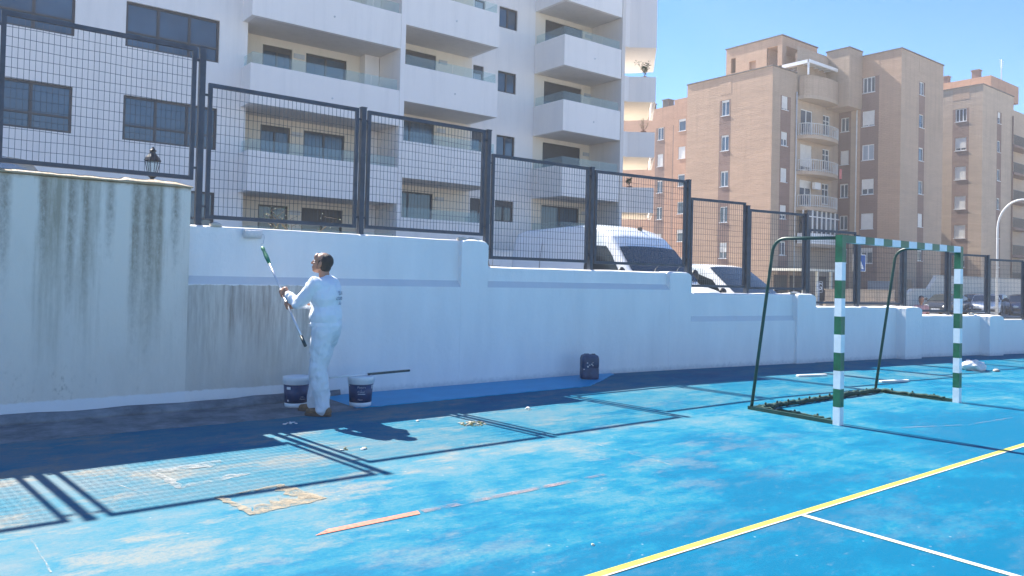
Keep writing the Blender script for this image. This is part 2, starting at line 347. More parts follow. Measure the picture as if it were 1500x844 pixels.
# ------------------------------------------------------------------ mesh building
class MB:
    def __init__(s): s.v = []; s.f = []; s.mi = []; s.sm = []
    def add(s, vs, fs, mi=0, smooth=False):
        o = len(s.v); s.v += [tuple(p) for p in vs]
        for f in fs: s.f.append([i+o for i in f]); s.mi.append(mi); s.sm.append(smooth)
        return s
    def box(s, x0, x1, y0, y1, z0, z1, mi=0):
        return s.add([(x0,y0,z0),(x1,y0,z0),(x1,y1,z0),(x0,y1,z0),(x0,y0,z1),(x1,y0,z1),(x1,y1,z1),(x0,y1,z1)],
            [(0,3,2,1),(4,5,6,7),(0,1,5,4),(1,2,6,5),(2,3,7,6),(3,0,4,7)], mi)
    def prism(s, poly, z0, z1, mi=0):
        n = len(poly); a = sum(poly[i][0]*poly[(i+1)%n][1]-poly[(i+1)%n][0]*poly[i][1] for i in range(n))
        if a < 0: poly = poly[::-1]
        vs = [(x,y,z0) for x,y in poly]+[(x,y,z1) for x,y in poly]
        fs = [tuple(range(n))[::-1], tuple(range(n,2*n))]+[(i,(i+1)%n,n+(i+1)%n,n+i) for i in range(n)]
        return s.add(vs, fs, mi)
    def loft(s, rings, mi=0, smooth=True, caps=True, closed=True):
        n = len(rings[0]); vs = [p for r in rings for p in r]; fs = []
        for k in range(len(rings)-1):
            for i in range(n if closed else n-1):
                j = (i+1)%n; fs.append((k*n+i, k*n+j, (k+1)*n+j, (k+1)*n+i))
        s.add(vs, fs, mi, smooth)
        if caps:
            o = len(s.v)-len(vs)
            s.f.append([o+i for i in range(n)][::-1]); s.mi.append(mi); s.sm.append(False)
            s.f.append([o+(len(rings)-1)*n+i for i in range(n)]); s.mi.append(mi); s.sm.append(False)
        return s
    def tube(s, pts, r, n=8, mi=0, caps=True):
        pts = [Vector(p) for p in pts]; rr = r if isinstance(r, (list, tuple)) else [r]*len(pts)
        rings = []; up = None
        for i, p in enumerate(pts):
            d = (pts[min(i+1, len(pts)-1)]-pts[max(i-1, 0)]).normalized()
            if up is None: up = Vector((0,0,1)) if abs(d.z) < .9 else Vector((1,0,0))
            a = (up-d*up.dot(d)).normalized(); b = d.cross(a); up = a
            rings.append([tuple(p+a*math.cos(t)*rr[i]+b*math.sin(t)*rr[i]) for t in [2*math.pi*k/n for k in range(n)]])
        return s.loft(rings, mi, True, caps)
    def bar(s, p0, p1, w, h, mi=0, upv=(0,0,1)):
        p0, p1 = Vector(p0), Vector(p1); d = (p1-p0).normalized(); u = Vector(upv)
        if abs(d.dot(u)) > .95: u = Vector((0,1,0))
        a = d.cross(u).normalized(); b = a.cross(d)
        vs = [p+a*sx*w/2+b*sz*h/2 for p in (p0, p1) for sx, sz in ((-1,-1),(1,-1),(1,1),(-1,1))]
        return s.add(vs, [(0,1,2,3),(4,7,6,5),(0,4,5,1),(1,5,6,2),(2,6,7,3),(3,7,4,0)], mi)
    def lathe(s, prof, c=(0,0,0), n=32, mi=0, smooth=True, caps=True):
        rings = [[(c[0]+r*math.cos(2*math.pi*k/n), c[1]+r*math.sin(2*math.pi*k/n), c[2]+z) for k in range(n)] for r, z in prof]
        return s.loft(rings, mi, smooth, caps)
    def ell(s, c, r, rot=None, n=14, k=9, mi=0):
        rings = []
        c = Vector(c)
        for i in range(k+1):
            a = -math.pi/2+math.pi*(i+.02*(1 if i == 0 else -1 if i == k else 0))/k
            ring = []
            for j in range(n):
                t = 2*math.pi*j/n
                p = Vector((r[0]*math.cos(a)*math.cos(t), r[1]*math.cos(a)*math.sin(t), r[2]*math.sin(a)))
                if rot: p = rot @ p
                ring.append(tuple(c+p))
            rings.append(ring)
        return s.loft(rings, mi)
    def cap(s, p0, r0, p1, r1, n=12):
        p0, p1 = Vector(p0), Vector(p1); d = (p1-p0).normalized()
        pts = [p0-d*r0*.98, p0-d*r0*.8, p0-d*r0*.4, p0, p1, p1+d*r1*.4, p1+d*r1*.8, p1+d*r1*.98]
        rs = [r0*.2, r0*.6, r0*.916, r0, r1, r1*.916, r1*.6, r1*.2]
        return s.tube(pts, rs, n)
    def build(s, name, mats, parent=None, bevel=0, segs=2, sub=0):
        me = bpy.data.meshes.new(name); me.from_pydata(s.v, [], s.f)
        mats = mats if isinstance(mats, (list, tuple)) else [mats]
        for mm in mats: me.materials.append(M[mm])
        me.polygons.foreach_set('material_index', s.mi); me.polygons.foreach_set('use_smooth', s.sm)
        me.update()
        o = bpy.data.objects.new(name, me); COL.objects.link(o)
        if parent is not None: o.parent = parent
        if bevel:
            b = o.modifiers.new('bevel', 'BEVEL'); b.width = bevel; b.segments = segs; b.limit_method = 'ANGLE'; b.angle_limit = R(40)
        if sub:
            b = o.modifiers.new('sub', 'SUBSURF'); b.levels = sub; b.render_levels = sub
        return o
def tag(o, label=None, cat=None, group=None, kind=None):
    if label: o['label'] = label
    if cat: o['category'] = cat
    if group: o['group'] = group
    if kind: o['kind'] = kind
    return o
def thing(name, label, cat, loc=(0,0,0), rz=0, group=None):
    o = bpy.data.objects.new(name, None); COL.objects.link(o); o.location = loc; o.rotation_euler = (0,0,rz)
    o.empty_display_size = .3
    return tag(o, label, cat, group)
def struct(mb, name, mats, **k): return tag(mb.build(name, mats, **k), kind='structure')
KIDS = {}
def copy_tree(o, parent=None):
    c = o.copy(); COL.objects.link(c); c.parent = parent
    for ch in [x for x in list(bpy.data.objects) if x.parent == o]: copy_tree(ch, c)
    return c

# ------------------------------------------------------------------ ground, street, court
WY = [(-40, 8.9), (8.2, 8.9), (10.65, 8.63), (13.8, 8.18), (16.87, 7.70), (19.62, 7.12), (24, 6.15), (34, 4.0), (60, -1.5)]
SZ = [(-60, 2.6), (-20, 2.6), (-6, 2.1), (.8, 1.5), (6, .92), (12.5, .25), (20, -.25), (28, -.5), (60, -.42), (110, -.42), (900, -.42)]
def lerp(T, x):
    if x <= T[0][0]: return T[0][1]
    for (a, b), (c, d) in zip(T, T[1:]):
        if x <= c: return b+(d-b)*(x-a)/(c-a)
    return T[-1][1]
wy = lambda x: lerp(WY, x)
sz = lambda x: lerp(SZ, x)

mb = MB()
xs = [-40, -12, 0, 4, 8.2, 10.65, 13.8, 16.87, 19.62, 24, 34, 60]
for a, b in zip(xs, xs[1:]): mb.add([(a,-13,0),(b,-13,0),(b,wy(b)+.1,0),(a,wy(a)+.1,0)], [(0,1,2,3)])
struct(mb, 'court_floor', 'court_paint')
mb = MB()
mb.add([(-900,-900,-.05),(900,-900,-.05),(900,-30,-.05),(-900,-30,-.05)], [(0,1,2,3)])
mb.add([(-40,-30,-.05),(60,-30,-.05),(60,-13,-.05),(-40,-13,-.05)], [(0,1,2,3)])
mb.add([(-900,-30,-.05),(-40,-30,-.05),(-40,9,-.05),(-900,9,-.05)], [(0,1,2,3)])
mb.add([(60,-30,-.46),(900,-30,-.46),(900,9,-.46),(60,9,-.46)], [(0,1,2,3)])
struct(mb, 'ground', 'soil')
# street and land beyond the wall, one sheet to the horizon
xs = [-900, -60, -20, -6, -2, .8, 3.4, 6, 8.2, 10.65, 12.5, 13.8, 16.87, 19.62, 24, 28, 34, 60, 110, 200, 900]
rows = [0, 3, 8, 14, 16, 60, 900]
mb = MB(); vs = []; fs = []
for x in xs:
    y0 = wy(x)+.16
    for r in rows: vs.append((x, y0+r if r < 60 else max(y0+r, r), sz(x)))
n = len(rows)
for i in range(len(xs)-1):
    for j in range(n-1): fs.append((i*n+j, (i+1)*n+j, (i+1)*n+j+1, i*n+j+1))
mb.add(vs, fs)
struct(mb, 'street', 'asphalt')
mb = MB()
for a, b in zip(xs[3:], xs[4:17]):
    mb.add([(a,22.9,sz(a)+.13),(b,22.9,sz(b)+.13),(b,27.5,sz(b)+.13),(a,27.5,sz(a)+.13),(a,22.9,sz(a)-.05),(b,22.9,sz(b)-.05)], [(0,1,2,3),(4,5,1,0)])
struct(mb, 'pavement', 'concrete')
# bay lines of the parking
mb = MB()
for x in (-2.2, .5, 3.2, 5.9, 8.6, 11.0, 13.9, 16.7):
    mb.add([(x,9.4+min(0,wy(x)-8.9),sz(x)+.006),(x+.1,9.4+min(0,wy(x)-8.9),sz(x+.1)+.006),(x+.1,14.2,sz(x+.1)+.006),(x,14.2,sz(x)+.006)], [(0,1,2,3)])
struct(mb, 'bay_lines', 'white_line')

# painted lines, patches and the strip along the wall
mb = MB(); mb.add([(-6,2.838,.004),(40,2.838,.004),(40,2.888,.004),(-6,2.888,.004)], [(0,1,2,3)]); struct(mb, 'yellow_court_line', 'yellow_line')
mb = MB(); mb.add([(-6,2.822,.004),(40,2.822,.004),(40,2.836,.004),(-6,2.836,.004)], [(0,1,2,3)]); struct(mb, 'white_line_edge', 'white_line')
mb = MB(); mb.add([(4.652,-14,.004),(4.700,-14,.004),(4.700,2.82,.004),(4.652,2.82,.004)], [(0,1,2,3)]); struct(mb, 'white_court_line', 'white_line')
mb = MB(); mb.add([(1.86,4.22,.004),(2.58,4.235,.004),(2.60,4.30,.004),(1.97,4.285,.004)], [(0,1,2,3)]); struct(mb, 'coral_court_line', 'coral_line')
mb = MB(); mb.add([(2.62,4.24,.004),(3.45,4.25,.004),(4.3,4.27,.004),(4.3,4.32,.004),(2.62,4.31,.004)], [(0,1,2,3,4)]); struct(mb, 'faded_court_line', 'coral_faded')
random.seed(3)
def strip(x0, x1, y0f, y1f, n, z, jit):
    a = []; b = []
    for i in range(n+1):
        x = x0+(x1-x0)*i/n
        a.append((x, y0f(x)+random.uniform(-jit, jit))); b.append((x, y1f(x)))
    m_ = MB()
    for i in range(n):
        m_.add([(a[i][0],a[i][1],z),(a[i+1][0],a[i+1][1],z),(b[i+1][0],b[i+1][1],z),(b[i][0],b[i][1],z),
                (a[i][0],a[i][1],-.002),(a[i+1][0],a[i+1][1],-.002)], [(0,1,2,3),(4,5,1,0)])
    return m_
struct(strip(-12, 4.0, lambda x: 7.83+.03*math.sin(x*1.7), lambda x: 8.72, 120, .005, .02), 'cement_strip', 'strip_cement')
struct(strip(3.95, 8.9, lambda x: 7.93 if x < 7.6 else 7.93+(x-7.6)*.62, lambda x: wy(x)+.02, 90, .008, .015), 'fresh_blue_strip', 'fresh_blue')
# rounded cement fillet at the foot of the old wall
m_ = MB(); rings = []
random.seed(8)
for i in range(61):
    x = -12+16.2*i/60; w_ = .22+random.uniform(-.025, .025); h_ = .075+random.uniform(-.012, .012)
    if x > 3.6: w_ *= max(.1, (4.3-x)/.7)
    rings.append([(x, 8.93, -.01), (x, 8.93, h_), (x, 8.9-w_*.35, h_*.95), (x, 8.9-w_*.8, h_*.55), (x, 8.9-w_, .0)])
m_.loft(rings, closed=True); struct(m_, 'cement_fillet', 'strip_cement')
def frame_patch(name, pts, wd, mat, seed):
    """ragged cement repair: an uneven band along each side of the quad, its width given per side"""
    random.seed(seed); c = Vector((sum(p[0] for p in pts)/4, sum(p[1] for p in pts)/4)); m_ = MB()
    for i in range(4):
        if wd[i] <= 0: continue
        a_, b_ = Vector(pts[i]), Vector(pts[(i+1) % 4]); d = (b_-a_); n_ = Vector((-d.y, d.x)).normalized()
        if n_.dot(c-a_) < 0: n_ = -n_
        P = []
        for q in range(15):
            f_ = q/14; p = a_+d*f_
            e = .25+.75*min(1, min(f_, 1-f_)*6)
            P.append((p-n_*random.uniform(0, .025), p+n_*(wd[i]*e*random.uniform(.55, 1.2))))
        for (o1, i1), (o2, i2) in zip(P, P[1:]): m_.add([(*o1, .004+.0007*i), (*o2, .004+.0007*i), (*i2, .004+.0007*i), (*i1, .004+.0007*i)], [(0,1,2,3)])
    return struct(m_, name, mat)
frame_patch('old_repair_patch', [(1.47,5.64),(2.02,5.78),(1.95,6.30),(1.42,6.24)], [.09, 0, .16, .05], 'pale_paint', 4)
frame_patch('cement_repair_patch', [(1.70,4.80),(2.22,4.88),(2.10,5.36),(1.62,5.30)], [.20, .13, .03, .05], 'cement_patch', 7)

def scratch(pts, w, mat, name='scratch_mark'):
    m_ = MB(); random.seed(len(pts)); P = []
    for (a, b) in zip(pts, pts[1:]):
        for q in range(12): P.append((a[0]+(b[0]-a[0])*q/12+random.uniform(-.004, .004), a[1]+(b[1]-a[1])*q/12+random.uniform(-.004, .004)))
    for a, b in zip(P, P[1:]):
        d = Vector((b[0]-a[0], b[1]-a[1])).normalized(); n_ = Vector((-d.y, d.x))*w*random.uniform(.3, 1)
        m_.add([(a[0], a[1], .003), (b[0], b[1], .003), (b[0]+n_.x, b[1]+n_.y, .003), (a[0]+n_.x, a[1]+n_.y, .003)], [(0,1,2,3)])
    struct(m_, name, mat)
scratch([(0.53, 5.05), (0.56, 4.39)], .012, 'pale_paint'); scratch([(5.00, 5.37), (4.99, 4.10)], .012, 'pale_paint'); scratch([(1.14, 5.98), (1.27, 5.56)], .014, 'pale_paint')
scratch([(8.45, 3.95), (9.3, 3.62), (10.4, 3.52)], .03, 'coral_faded')

# ------------------------------------------------------------------ boundary wall
wall = thing('boundary_wall', 'long stepped court wall, freshly painted white beside an old drip-stained grey stretch', 'wall', (0, 8.9, 0))
SECT = [(-12, -1.9, 2.83), (-1.9, 2.35, 2.45), (2.35, 6.45, 2.04), (6.45, 10.65, 1.68), (10.65, 13.8, 1.33), (13.8, 16.87, 1.09), (16.87, 19.62, .91), (19.62, 24, .77), (24, 34, .6)]
def wsec(x0, x1, z1, name, mat, rec=0, ledge=0, n=9, label=None):
    """wall piece following the bend; upper panel set back by rec above a sloping ledge"""
    rings = []
    random.seed(int(x0*10)+50)
    pts = sorted(set([x0+(x1-x0)*i/n for i in range(n+1)]+[p[0] for p in WY if x0 < p[0] < x1]))
    for x in pts:
        y = wy(x); j = random.uniform(-.005, .005) if x not in (x0, x1) else 0
        prof = [(y+.32, -.6), (y, -.05)]
        if rec: prof += [(y, ledge-.045), (y+rec, ledge+.045), (y+rec, z1-.018+j), (y+rec+.04, z1+j)]
        else: prof += [(y, ledge-.045 if ledge else .4), (y+.001, (ledge+.045) if ledge else .8), (y+.001, z1-.018+j), (y+.04, z1+j)]
        prof += [(y+.28, z1+j), (y+.32, z1-.03+j)]
        rings.append([(x, a-8.9, b) for a, b in prof][::-1])
    m_ = MB(); m_.loft(rings, smooth=False)
    o = m_.build(name, mat, wall)
    if label: o['label'] = label
    return o
wsec(-12, -1.9, 2.83, 'wall_section', 'wall_old', n=12)
wsec(-1.9, 2.35, 2.45, 'wall_section', 'wall_old', n=8, label='tall unpainted grey wall stretch with dark drip stains')
def pill(x0, x1, z1, dy, side=.0):
    """pillar block in front line; broken mortar cap with a rounded shoulder"""
    m_ = MB(); rings = []
    k = [(0, z1-.035), (.03, z1-.008), (.10, z1+.004), ((x1-x0)*.5, z1+.008), (x1-x0-.10, z1+.002), (x1-x0-.04, z1-.014), (x1-x0, z1-.05)]
    for dx, zt in k:
        x = x0+dx; y = wy(x)-dy
        rings.append([(x, a-8.9, b) for a, b in [(wy(x)+.34, -.6), (y, -.05), (y, zt-.018), (y+.04, zt), (wy(x)+.32, zt), (wy(x)+.34, zt-.02)]][::-1])
    m_.loft(rings, smooth=False)
    return m_.build('pillar', 'wall_painted', wall)
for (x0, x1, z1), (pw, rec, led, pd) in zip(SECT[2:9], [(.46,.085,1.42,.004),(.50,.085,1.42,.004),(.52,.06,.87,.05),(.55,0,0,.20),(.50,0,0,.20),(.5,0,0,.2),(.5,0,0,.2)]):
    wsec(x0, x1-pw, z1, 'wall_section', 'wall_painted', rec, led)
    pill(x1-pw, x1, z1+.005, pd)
# lumpy mortar cap of the old wall
m_ = MB(); rings = []
random.seed(21)
for i in range(70):
    x = -1.9+4.27*i/69; t = .03+random.uniform(-.006, .008)+(.022 if x > 1.65 else 0)
    t *= .55
    if i > 66: t *= (69-i)/3*.8+.2
    rings.append([(x,-.012,2.44),(x,-.024,2.45+t*.2),(x,.0,2.45+t*.7),(x,.07,2.462+t*1.35),(x,.26,2.45+t),(x,.34,2.452),(x,.33,2.445)][::-1])
m_.loft(rings); m_.build('mortar_cap', 'wall_old', wall)
# small broken stone left on top of the wall end
for bx, bz, sx in ((6.08, 2.045, .10), (6.27, 2.045, .12), (2.66, 2.04, .07), (18.99, .925, .1), (13.42, 1.34, .16)):
    m_ = MB(); random.seed(int(bx*7))
    m_.ell((bx, wy(bx)-8.9+.12, bz+.012), (sx, .08, .028), n=9, k=5)
    m_.v = [(a+random.uniform(-.012,.012), b+random.uniform(-.012,.012), c+random.uniform(-.006,.006)) for a,b,c in m_.v]
    m_.build('loose_mortar', 'concrete', wall)

# ------------------------------------------------------------------ fence on the wall
fence = thing('metal_fence', 'dark grey steel fence of wire mesh panels stepping down on top of the white wall', 'fence', (0, 9.07, 0))
def fy(x): return wy(x)-8.9
def fpost(x, z0, z1, w=.07):
    m_ = MB(); y = fy(x)
    m_.box(x-w/2, x+w/2, y-w/2, y+w/2, z0, z1); m_.box(x-w/2-.006, x+w/2+.006, y-w/2-.006, y+w/2+.006, z1, z1+.012)
    m_.build('post', 'grey_steel', fence)
def fpanel(x0, x1, z0, z1, w=.045):
    y0, y1 = fy(x0), fy(x1)
    def P(x): return y0+(y1-y0)*(x-x0)/(x1-x0)
    m_ = MB()
    for x in (x0+w/2, x1-w/2): m_.box(x-w/2, x+w/2, P(x)-.02, P(x)+.02, z0, z1)
    for z in (z0+w/2, z1-w/2): m_.bar((x0+w, P(x0+w), z), (x1-w, P(x1-w), z), .04, w)
    fr = m_.build('panel_frame', 'grey_steel', fence)
    m_ = MB(); k = max(8, round((x1-x0-2*w)/.0525)); t = .0042
    for i in range(1, k):
        x = x0+w+(x1-x0-2*w)*i/k; x += random.uniform(-.003, .003)
        m_.box(x-t/2, x+t/2, P(x)-t/2, P(x)+t/2, z0+w, z1-w)
    kz = round((z1-z0-2*w)/.103)
    for i in range(1, kz):
        z = z0+w+(z1-z0-2*w)*i/kz
        segs = 6
        zz = [z+random.uniform(-.006, .006) for _ in range(segs+1)]
        for q in range(segs):
            xa = x0+w+(x1-x0-2*w)*q/segs; xb = x0+w+(x1-x0-2*w)*(q+1)/segs
            m_.bar((xa, P(xa)+t, zz[q]), (xb, P(xb)+t, zz[q+1]), t, t)
    m_.build('wire_mesh', 'wire', fr)
    for z in (z0+.14, z1-.14):
        for xa, xb in ((x0-.05, x0), (x1, x1+.05)):
            m_ = MB(); m_.box(xa, xb, P((xa+xb)/2)-.012, P((xa+xb)/2)+.012, z-.012, z+.012)
            m_.build('clamp', 'grey_steel', fence)
random.seed(5)
POSTS = [(-3.65, 2.4, 4.4), (-1.62, 2.4, 4.1), (.455, 2.4, 4.05), (2.475, 2.0, 4.07), (4.505, 2.0, 3.69), (6.525, 1.65, 3.67), (8.585, 1.65, 3.34), (10.72, 1.3, 3.32),
         (11.93, 1.3, 2.93), (13.50, 1.05, 2.88), (14.98, 1.05, 2.53), (16.45, 1.05, 2.42), (17.86, .88, 2.30), (19.2, .88, 2.27), (20.5, .74, 2.16), (21.9, .74, 2.10), (23.4, .74, 2.02), (25, .6, 1.95)]
def rs(x, z=None):
    k = 1 if x < 11 else 1+.17/wy(x)
    return x*k if z is None else 1.54+(z-1.54)*k
POSTS = [(rs(x), rs(x, a), rs(x, b)) for x, a, b in POSTS]
for i, (x, a, b) in enumerate(POSTS): fpost(x, a, b, .075 if i in (8, 9, 10) else .066)
PAN = [(-3.58,-1.69,2.95,4.38), (-1.55,.355,2.55,4.04), (.555,2.41,2.55,4.06), (2.55,4.44,2.12,3.68), (4.57,6.46,2.12,3.67), (6.60,8.52,1.79,3.34), (8.65,10.66,1.78,3.31),
       (10.78,11.88,1.43,2.99), (11.98,13.45,1.41,2.88), (13.56,14.93,1.15,2.60), (15.03,16.40,1.14,2.46), (16.5,17.81,.99,2.36), (17.91,19.15,.98,2.28), (19.25,20.45,.83,2.20), (20.55,21.85,.83,2.12), (21.95,23.35,.82,2.05), (23.45,24.95,.8,1.98)]
for x0, x1, a, b in PAN: fpanel(rs(x0) if x0 > 11.5 else x0, rs(x1), rs(x1, a), rs(x1, b))

# ------------------------------------------------------------------ generic facade
class Face:
    """axis aligned facade: kind 'Y' looks to -Y at y=v, coordinate a is x; kind 'X' looks to -X at x=v, coordinate a is y"""
    def __init__(s, kind, v): s.k = kind; s.v = v
    def p(s, a, d, z): return (a, s.v+d, z) if s.k == 'Y' else (s.v+d, a, z)
    def quad(s, m_, a0, a1, z0, z1, d=0, mi=0):
        q = [s.p(a0,d,z0), s.p(a1,d,z0), s.p(a1,d,z1), s.p(a0,d,z1)]
        if s.k == 'X': q = q[::-1]
        m_.add(q, [(0,1,2,3)], mi)
    def box(s, m_, a0, a1, d0, d1, z0, z1, mi=0):
        if s.k == 'Y': m_.box(a0, a1, s.v+d0, s.v+d1, z0, z1, mi)
        else: m_.box(s.v+d0, s.v+d1, a0, a1, z0, z1, mi)
    def wall(s, m_, a0, a1, z0, z1, holes=(), mfun=None, depth=.18, splits=(), mi=0):
        A = sorted(set([a0, a1]+[h for H in holes for h in H[:2]]+list(splits))); Z = sorted(set([z0, z1]+[h for H in holes for h in H[2:4]]))
        A = [a for a in A if a0-1e-6 <= a <= a1+1e-6]; Z = [z for z in Z if z0-1e-6 <= z <= z1+1e-6]
        for i in range(len(A)-1):
            for j in range(len(Z)-1):
                ca, cz = (A[i]+A[i+1])/2, (Z[j]+Z[j+1])/2
                if any(h[0] < ca < h[1] and h[2] < cz < h[3] for h in holes): continue
                s.quad(m_, A[i], A[i+1], Z[j], Z[j+1], 0, mfun(ca, cz) if mfun else mi)
        for h in holes:
            ca = (h[0]+h[1])/2; k = mfun(ca, h[3]+.05) if mfun else mi
            for (p0, p1) in (((h[0],h[2]),(h[0],h[3])), ((h[1],h[2]),(h[1],h[3])), ((h[0],h[2]),(h[1],h[2])), ((h[0],h[3]),(h[1],h[3]))):
                m_.add([s.p(p0[0],0,p0[1]), s.p(p1[0],0,p1[1]), s.p(p1[0],depth,p1[1]), s.p(p0[0],depth,p0[1])], [(0,1,2,3)], k)
    def window(s, par, a0, a1, z0, z1, depth=.12, fw=.055, mull=(.5,), trans=None, frame='pvc_white', pane='window_glass', shut=0, sill=True, shmat='shutter', name='window'):
        m_ = MB()
        s.box(m_, a0+.001, a1-.001, depth-.04, depth+.02, z0+.001, z0+fw); s.box(m_, a0+.001, a1-.001, depth-.04, depth+.02, z1-fw, z1-.001)
        s.box(m_, a0+.001, a0+fw, depth-.04, depth+.02, z0+fw, z1-fw); s.box(m_, a1-fw, a1-.001, depth-.04, depth+.02, z0+fw, z1-fw)
        for q in mull:
            a = a0+(a1-a0)*q; s.box(m_, a-fw*.6, a+fw*.6, depth-.035, depth+.02, z0+fw, z1-fw)
        if trans:
            z = z0+(z1-z0)*trans; s.box(m_, a0+fw, a1-fw, depth-.032, depth+.019, z-fw*.45, z+fw*.45)
        if sill: s.box(m_, a0-.06, a1+.06, -.05, depth-.04, z0-.045, z0-.002)
        w = m_.build(name, frame, par)
        m_ = MB(); s.box(m_, a0+fw*.5, a1-fw*.5, depth, depth+.012, z0+fw*.5, z1-fw*.5); m_.build('pane', pane, w)
        if shut > 0:
            m_ = MB(); zs = z1-(z1-z0)*shut
            k = max(2, int((z1-zs)/.06))
            for i in range(k):
                za = zs+(z1-.01-zs)*i/k; s.box(m_, a0+fw, a1-fw, depth-.06, depth-.045+.004*(i % 2), za, zs+(z1-.01-zs)*(i+1)/k)
            m_.build('roller_shutter', shmat, w)
        return w

# ------------------------------------------------------------------ white apartment building
wb = thing('white_apartment_building', 'white modern apartment building with glass-topped balconies and dark windows behind the fence', 'building', (10, 28, .3))
wb.location = (0, 0, 0)
FL = Face('Y', 28.0); FB = Face('Y', 29.25)
# left wing
hol = []; zrow = [(4.26-3.0, 4.26), (5.79, 7.29), (8.92, 10.44), (12.02, 13.54), (15.1, 16.6)]
zrow[0] = (2.85, 4.28)
colsA = [(-8.2, -4.9), (-4.2, -2.9), (.55, 3.68), (5.16, 8.2)]
for a0, a1 in colsA:
    for z0, z1 in zrow: hol.append((a0, a1, z0, z1))
m_ = MB(); FL.wall(m_, -14, 9.2, -1, 19, hol, depth=.16); m_.box(-14, 9.2, 28.3, 44, -1, 19)
m_.box(9.0, 9.2, 28.002, 29.3, -1, 18.99)
m_.build('wall', 'render_white', wb)
for i, (a0, a1, z0, z1) in enumerate(hol):
    mu = (.335, .67) if a0 > 4 or a0 < -8 else ((.30, .64) if a0 > 0 else (.5,))
    FL.window(wb, a0, a1, z0, z1, .13, .075, mu, .34, 'dark_frame', 'window_glass', sill=False, shut=.0, shmat='blind')
# recessed back wall for the balcony bays
hb = []
fz = [2.25+3.1*k-1.0 for k in range(0, 7)]    # floor levels 1.25, 4.35, ...
def doors(z):                                    # one storey of openings on the recessed wall, z = lintel height
    hb.append((10.2, 11.38, z-1.75, z)); hb.append((11.95, 13.72, z-2.2, z))
LT1 = [4.1, 7.2, 10.31, 13.42, 16.5]; LT2 = [5.16, 8.30, 11.38, 14.48, 17.6]
for z in LT1: hb += [(10.2, 11.38, z-1.85, z), (11.95, 13.72, z-2.1, z)]
for z in LT2:
    hb += [(15.6, 18.05, z-1.9, z), (20.08, 20.68, z-1.25, z), (21.52, 22.62, z-1.0, z), (24.4, 26.95, z-2.1, z)]
m_ = MB(); FB.wall(m_, 9.2, 15.0, -1, 19, [h for h in hb if h[1] < 15], depth=.14, mi=1)
def wm(ca, cz): return 1 if (ca < 20.0 or ca > 23.75) else 0
FB.wall(m_, 15.0, 28.0, -1, 19, [h for h in hb if h[0] > 15], mfun=wm, depth=.14, splits=(20.0, 23.75))
m_.box(9.2, 27.8, 29.55, 44, -1, 19)
m_.build('back_wall', ['render_white', 'render_cream'], wb)
for a0, a1, z0, z1 in hb:
    small = a1-a0 < .8
    FB.window(wb, a0, a1, z0, z1, .11, .07, () if small else (.5,), None, 'dark_frame', 'blind' if int(a0*7+z0*3) % 5 == 0 else 'window_glass', sill=False,
              shut=(.30, 0, .12, 0, .45)[int(a0*3+z0*5) % 5], shmat='dark_frame')
# storeys: slab, parapet, glass rail, vents
def balcony(x0, x1, z0, z1, y0=27.0, left=True, right=False, vent=None, soff=True):
    m_ = MB(); t = .18
    m_.box(x0, x1, y0, y0+t, z0, z1)
    if left: m_.box(x0, x0+t, y0+t, 29.24, z0, z1)
    if right: m_.box(x1-t, x1, y0+t, 29.24, z0, z1)
    m_.build('parapet', 'render_white', wb, bevel=.012)
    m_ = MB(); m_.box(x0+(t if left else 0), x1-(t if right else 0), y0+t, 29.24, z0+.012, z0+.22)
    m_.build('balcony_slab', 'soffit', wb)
    m_ = MB(); h = .42
    xa, xb = x0+.08, x1-.06
    k = max(2, round((xb-xa)/1.25))
    for i in range(k):
        m_.box(xa+(xb-xa)*i/k+.01, xa+(xb-xa)*(i+1)/k-.01, y0+.085, y0+.097, z1, z1+h)
    if left: m_.box(x0+.085, x0+.097, y0+.11, 29.2, z1, z1+h)
    if right: m_.box(x1-.097, x1-.085, y0+.11, 29.2, z1, z1+h)
    m_.build('glass_rail', 'rail_glass', wb)
    m_ = MB(); xm = x0+(x1-x0)*.52
    m_.tube([(xm, y0-.03, z0+.45*(z1-z0)), (xm, y0+.01, z0+.45*(z1-z0))], .035, 8)
    m_.build('drain_spout', 'pale_steel', wb)
for k in range(-1, 5):
    balcony(9.0, 14.98, 4.35+3.12*k, 5.80+3.1*k)
    balcony(15.2, 19.87, 5.42+3.1*k, 6.92+3.1*k, left=False, right=True)
    balcony(23.73, 27.55, 5.40+3.1*k, 6.87+3.1*k, left=True)
    for xx, zz in ((11.66, 10.10-3.12+3.12*k), (17.5+.9, 8.05+3.1*k), (27.35, 8.02+3.1*k)):
        m_ = MB(); m_.box(xx-.22, xx+.22, 29.21, 29.247, zz-.09, zz+.09)
        for q in range(4): m_.box(xx-.2, xx+.2, 29.195, 29.21, zz-.075+.04*q, zz-.055+.04*q)
        m_.build('vent_grille', 'pale_steel', wb)
# party walls
m_ = MB(); m_.box(14.982, 15.198, 26.99, 29.24, -1, 19); m_.box(14.30, 14.95, 28.75, 29.24, -1, 19)
m_.build('party_wall', 'render_white', wb)
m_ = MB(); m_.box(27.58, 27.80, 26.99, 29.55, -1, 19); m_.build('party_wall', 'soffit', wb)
# garden wall in front of the terraces
m_ = MB(); m_.box(9.0, 27.6, 24.6, 24.8, -.8, 2.5); m_.box(8.96, 27.64, 24.56, 24.84, 2.5, 2.56); m_.build('terrace_wall', 'render_white', wb)
